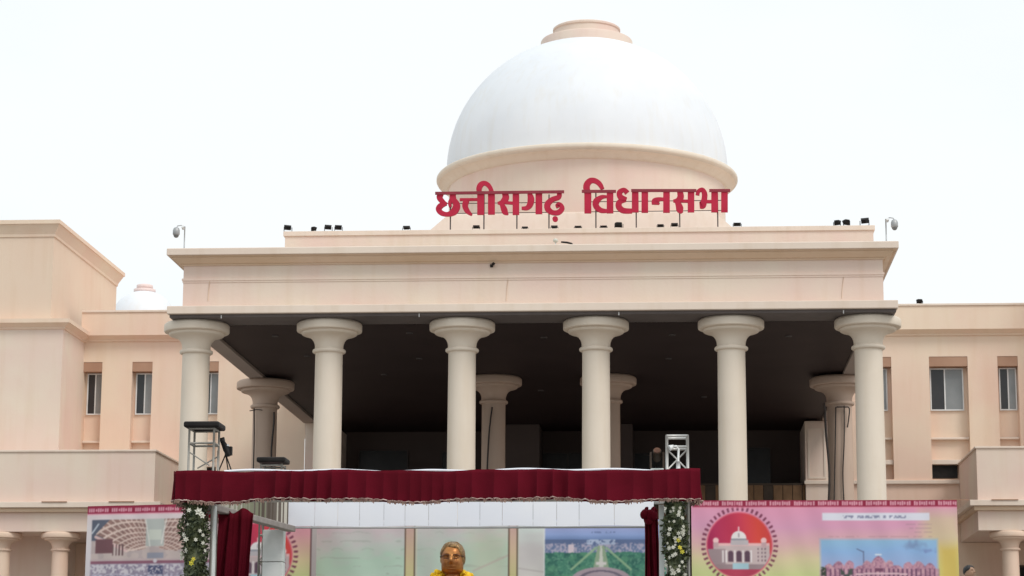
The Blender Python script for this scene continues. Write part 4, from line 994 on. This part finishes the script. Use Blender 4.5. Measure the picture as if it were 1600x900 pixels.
# marigold garland round the neck
GA = empty('marigold_garland', (hp[0], HY, HZ-.335)); tag(GA, 'thick yellow flower garland around the neck of the golden bust', 'garland')
path = []
for t in np.linspace(0, 2*pi, 44)[:-1]:
    sx = sin(t); bk = cos(t)                     # bk=1 behind the neck, -1 lowest in front
    path.append((sx*(.175+.045*(1-bk)/2), .11*bk+.02-.15*(1-bk)/2*1.0, .125+(.02*bk) if bk > .2 else .125-.36*((.2-bk)/1.2)**1.15))
mm_ = MB(); r = np.random.default_rng(3)
mm_.tube(path, .045, 10, closed=True); mm_.build('string', 'marigold', GA)
fm = MB(); fm.ball((0, 0, 0), 1, 12, 8)
for i, v in enumerate(fm.v):
    q = 1+.16*sin(v[0]*9+v[2]*7)*cos(v[1]*8); fm.v[i] = (v[0]*q, v[1]*q, v[2]*q*.8)
fme = bpy.data.meshes.new('marigold'); fme.from_pydata(fm.v, [], fm.f); fme.materials.append(M['marigold'])
for k, q in enumerate(path):
    for j in range(3):
        o = bpy.data.objects.new('marigold', fme); COL.objects.link(o); o.parent = GA; s = .026+.010*r.random(); o.scale = (s, s, s)
        o.location = (q[0]+r.normal()*.025, q[1]+r.normal()*.022-.02, q[2]+r.normal()*.02); o.rotation_euler = tuple(r.uniform(0, 6, 3))

# ------------------------------------------------------------------ the person at the right edge of the banner
pp = at(1514, 884, -30.0)
PE = empty('person', (pp[0], -30.0, GZ)); H = pp[2]-GZ; k_ = H/1.72
tag(PE, 'person with black hair and white shirt beyond the right banner, only the head showing', 'person')
J = {'pel': (0, 0, .95), 'wai': (0, 0, 1.10), 'che': (0, .01, 1.32), 'nk': (0, .015, 1.46), 'hd0': (0, 0, 1.53)}
verts, edges, rad = [], [], []
def jv(p, r, par=None):
    verts.append(tuple(c*k_ for c in p)); rad.append((r*k_, r*k_*.85)); i = len(verts)-1
    if par is not None: edges.append((par, i))
    return i
pel = jv((0, 0, .95), .145); wai = jv((0, 0, 1.10), .13, pel); che = jv((0, .01, 1.30), .15, wai); nk = jv((0, .015, 1.44), .06, che); nk2 = jv((0, .005, 1.52), .052, nk)
for s in (-1, 1):
    sh = jv((s*.17, .01, 1.385), .062, che); el = jv((s*.23, .03, 1.12), .045, sh); wr = jv((s*.25, -.04, .88), .032, el); jv((s*.25, -.06, .80), .03, wr)
    hi = jv((s*.09, 0, .88), .09, pel); kn = jv((s*.10, -.02, .49), .06, hi); an = jv((s*.105, .02, .09), .042, kn); jv((s*.115, -.12, .035), .035, an)
me = bpy.data.meshes.new('person_body'); me.from_pydata(verts, edges, []); o = bpy.data.objects.new('person_body', me); COL.objects.link(o); o.parent = PE
sk = o.modifiers.new('skin', 'SKIN'); ss = o.modifiers.new('sub', 'SUBSURF'); ss.levels = 2; ss.render_levels = 2
for i, r_ in enumerate(rad): me.skin_vertices[0].data[i].radius = r_
me.skin_vertices[0].data[0].use_root = True
pm = bpy.data.materials.new('person_cloth_and_skin'); pm.use_nodes = True; t = pm.node_tree; g = t.nodes.new('ShaderNodeNewGeometry'); sx = t.nodes.new('ShaderNodeSeparateXYZ'); cr_ = t.nodes.new('ShaderNodeValToRGB')
mr = t.nodes.new('ShaderNodeMapRange'); mr.inputs[1].default_value = GZ; mr.inputs[2].default_value = GZ+1.72*k_
t.links.new(g.outputs['Position'], sx.inputs[0]); t.links.new(sx.outputs['Z'], mr.inputs[0]); t.links.new(mr.outputs[0], cr_.inputs[0]); cr_.color_ramp.interpolation = 'CONSTANT'
el_ = cr_.color_ramp.elements; el_[0].position = 0; el_[0].color = (.03, .03, .04, 1); el_[1].position = .535; el_[1].color = (.76, .77, .79, 1); e3 = el_.new(.855); e3.color = (.30, .17, .11, 1)
t.links.new(cr_.outputs[0], t.nodes['Principled BSDF'].inputs['Base Color']); me.materials.append(pm)
hv, hf = head_mesh(); q = .60*k_
ang = .9
hd = MB().add([((x*cos(ang)-y*sin(ang))*q, (x*sin(ang)+y*cos(ang))*q, z*q+1.605*k_) for x, y, z in hv], [f[::-1] for f in hf], True).build('head', 'skin', PE)
hv2 = [((x*cos(ang)-(y-.006)*sin(ang))/hsz*q*1.05, (x*sin(ang)+(y-.006)*cos(ang))/hsz*q*1.05, (z-HZ+.02)/hsz*q*.96+1.603*k_) for x, y, z in vs2]
MB().add(hv2, fs2, True).build('hair', 'hair', PE)
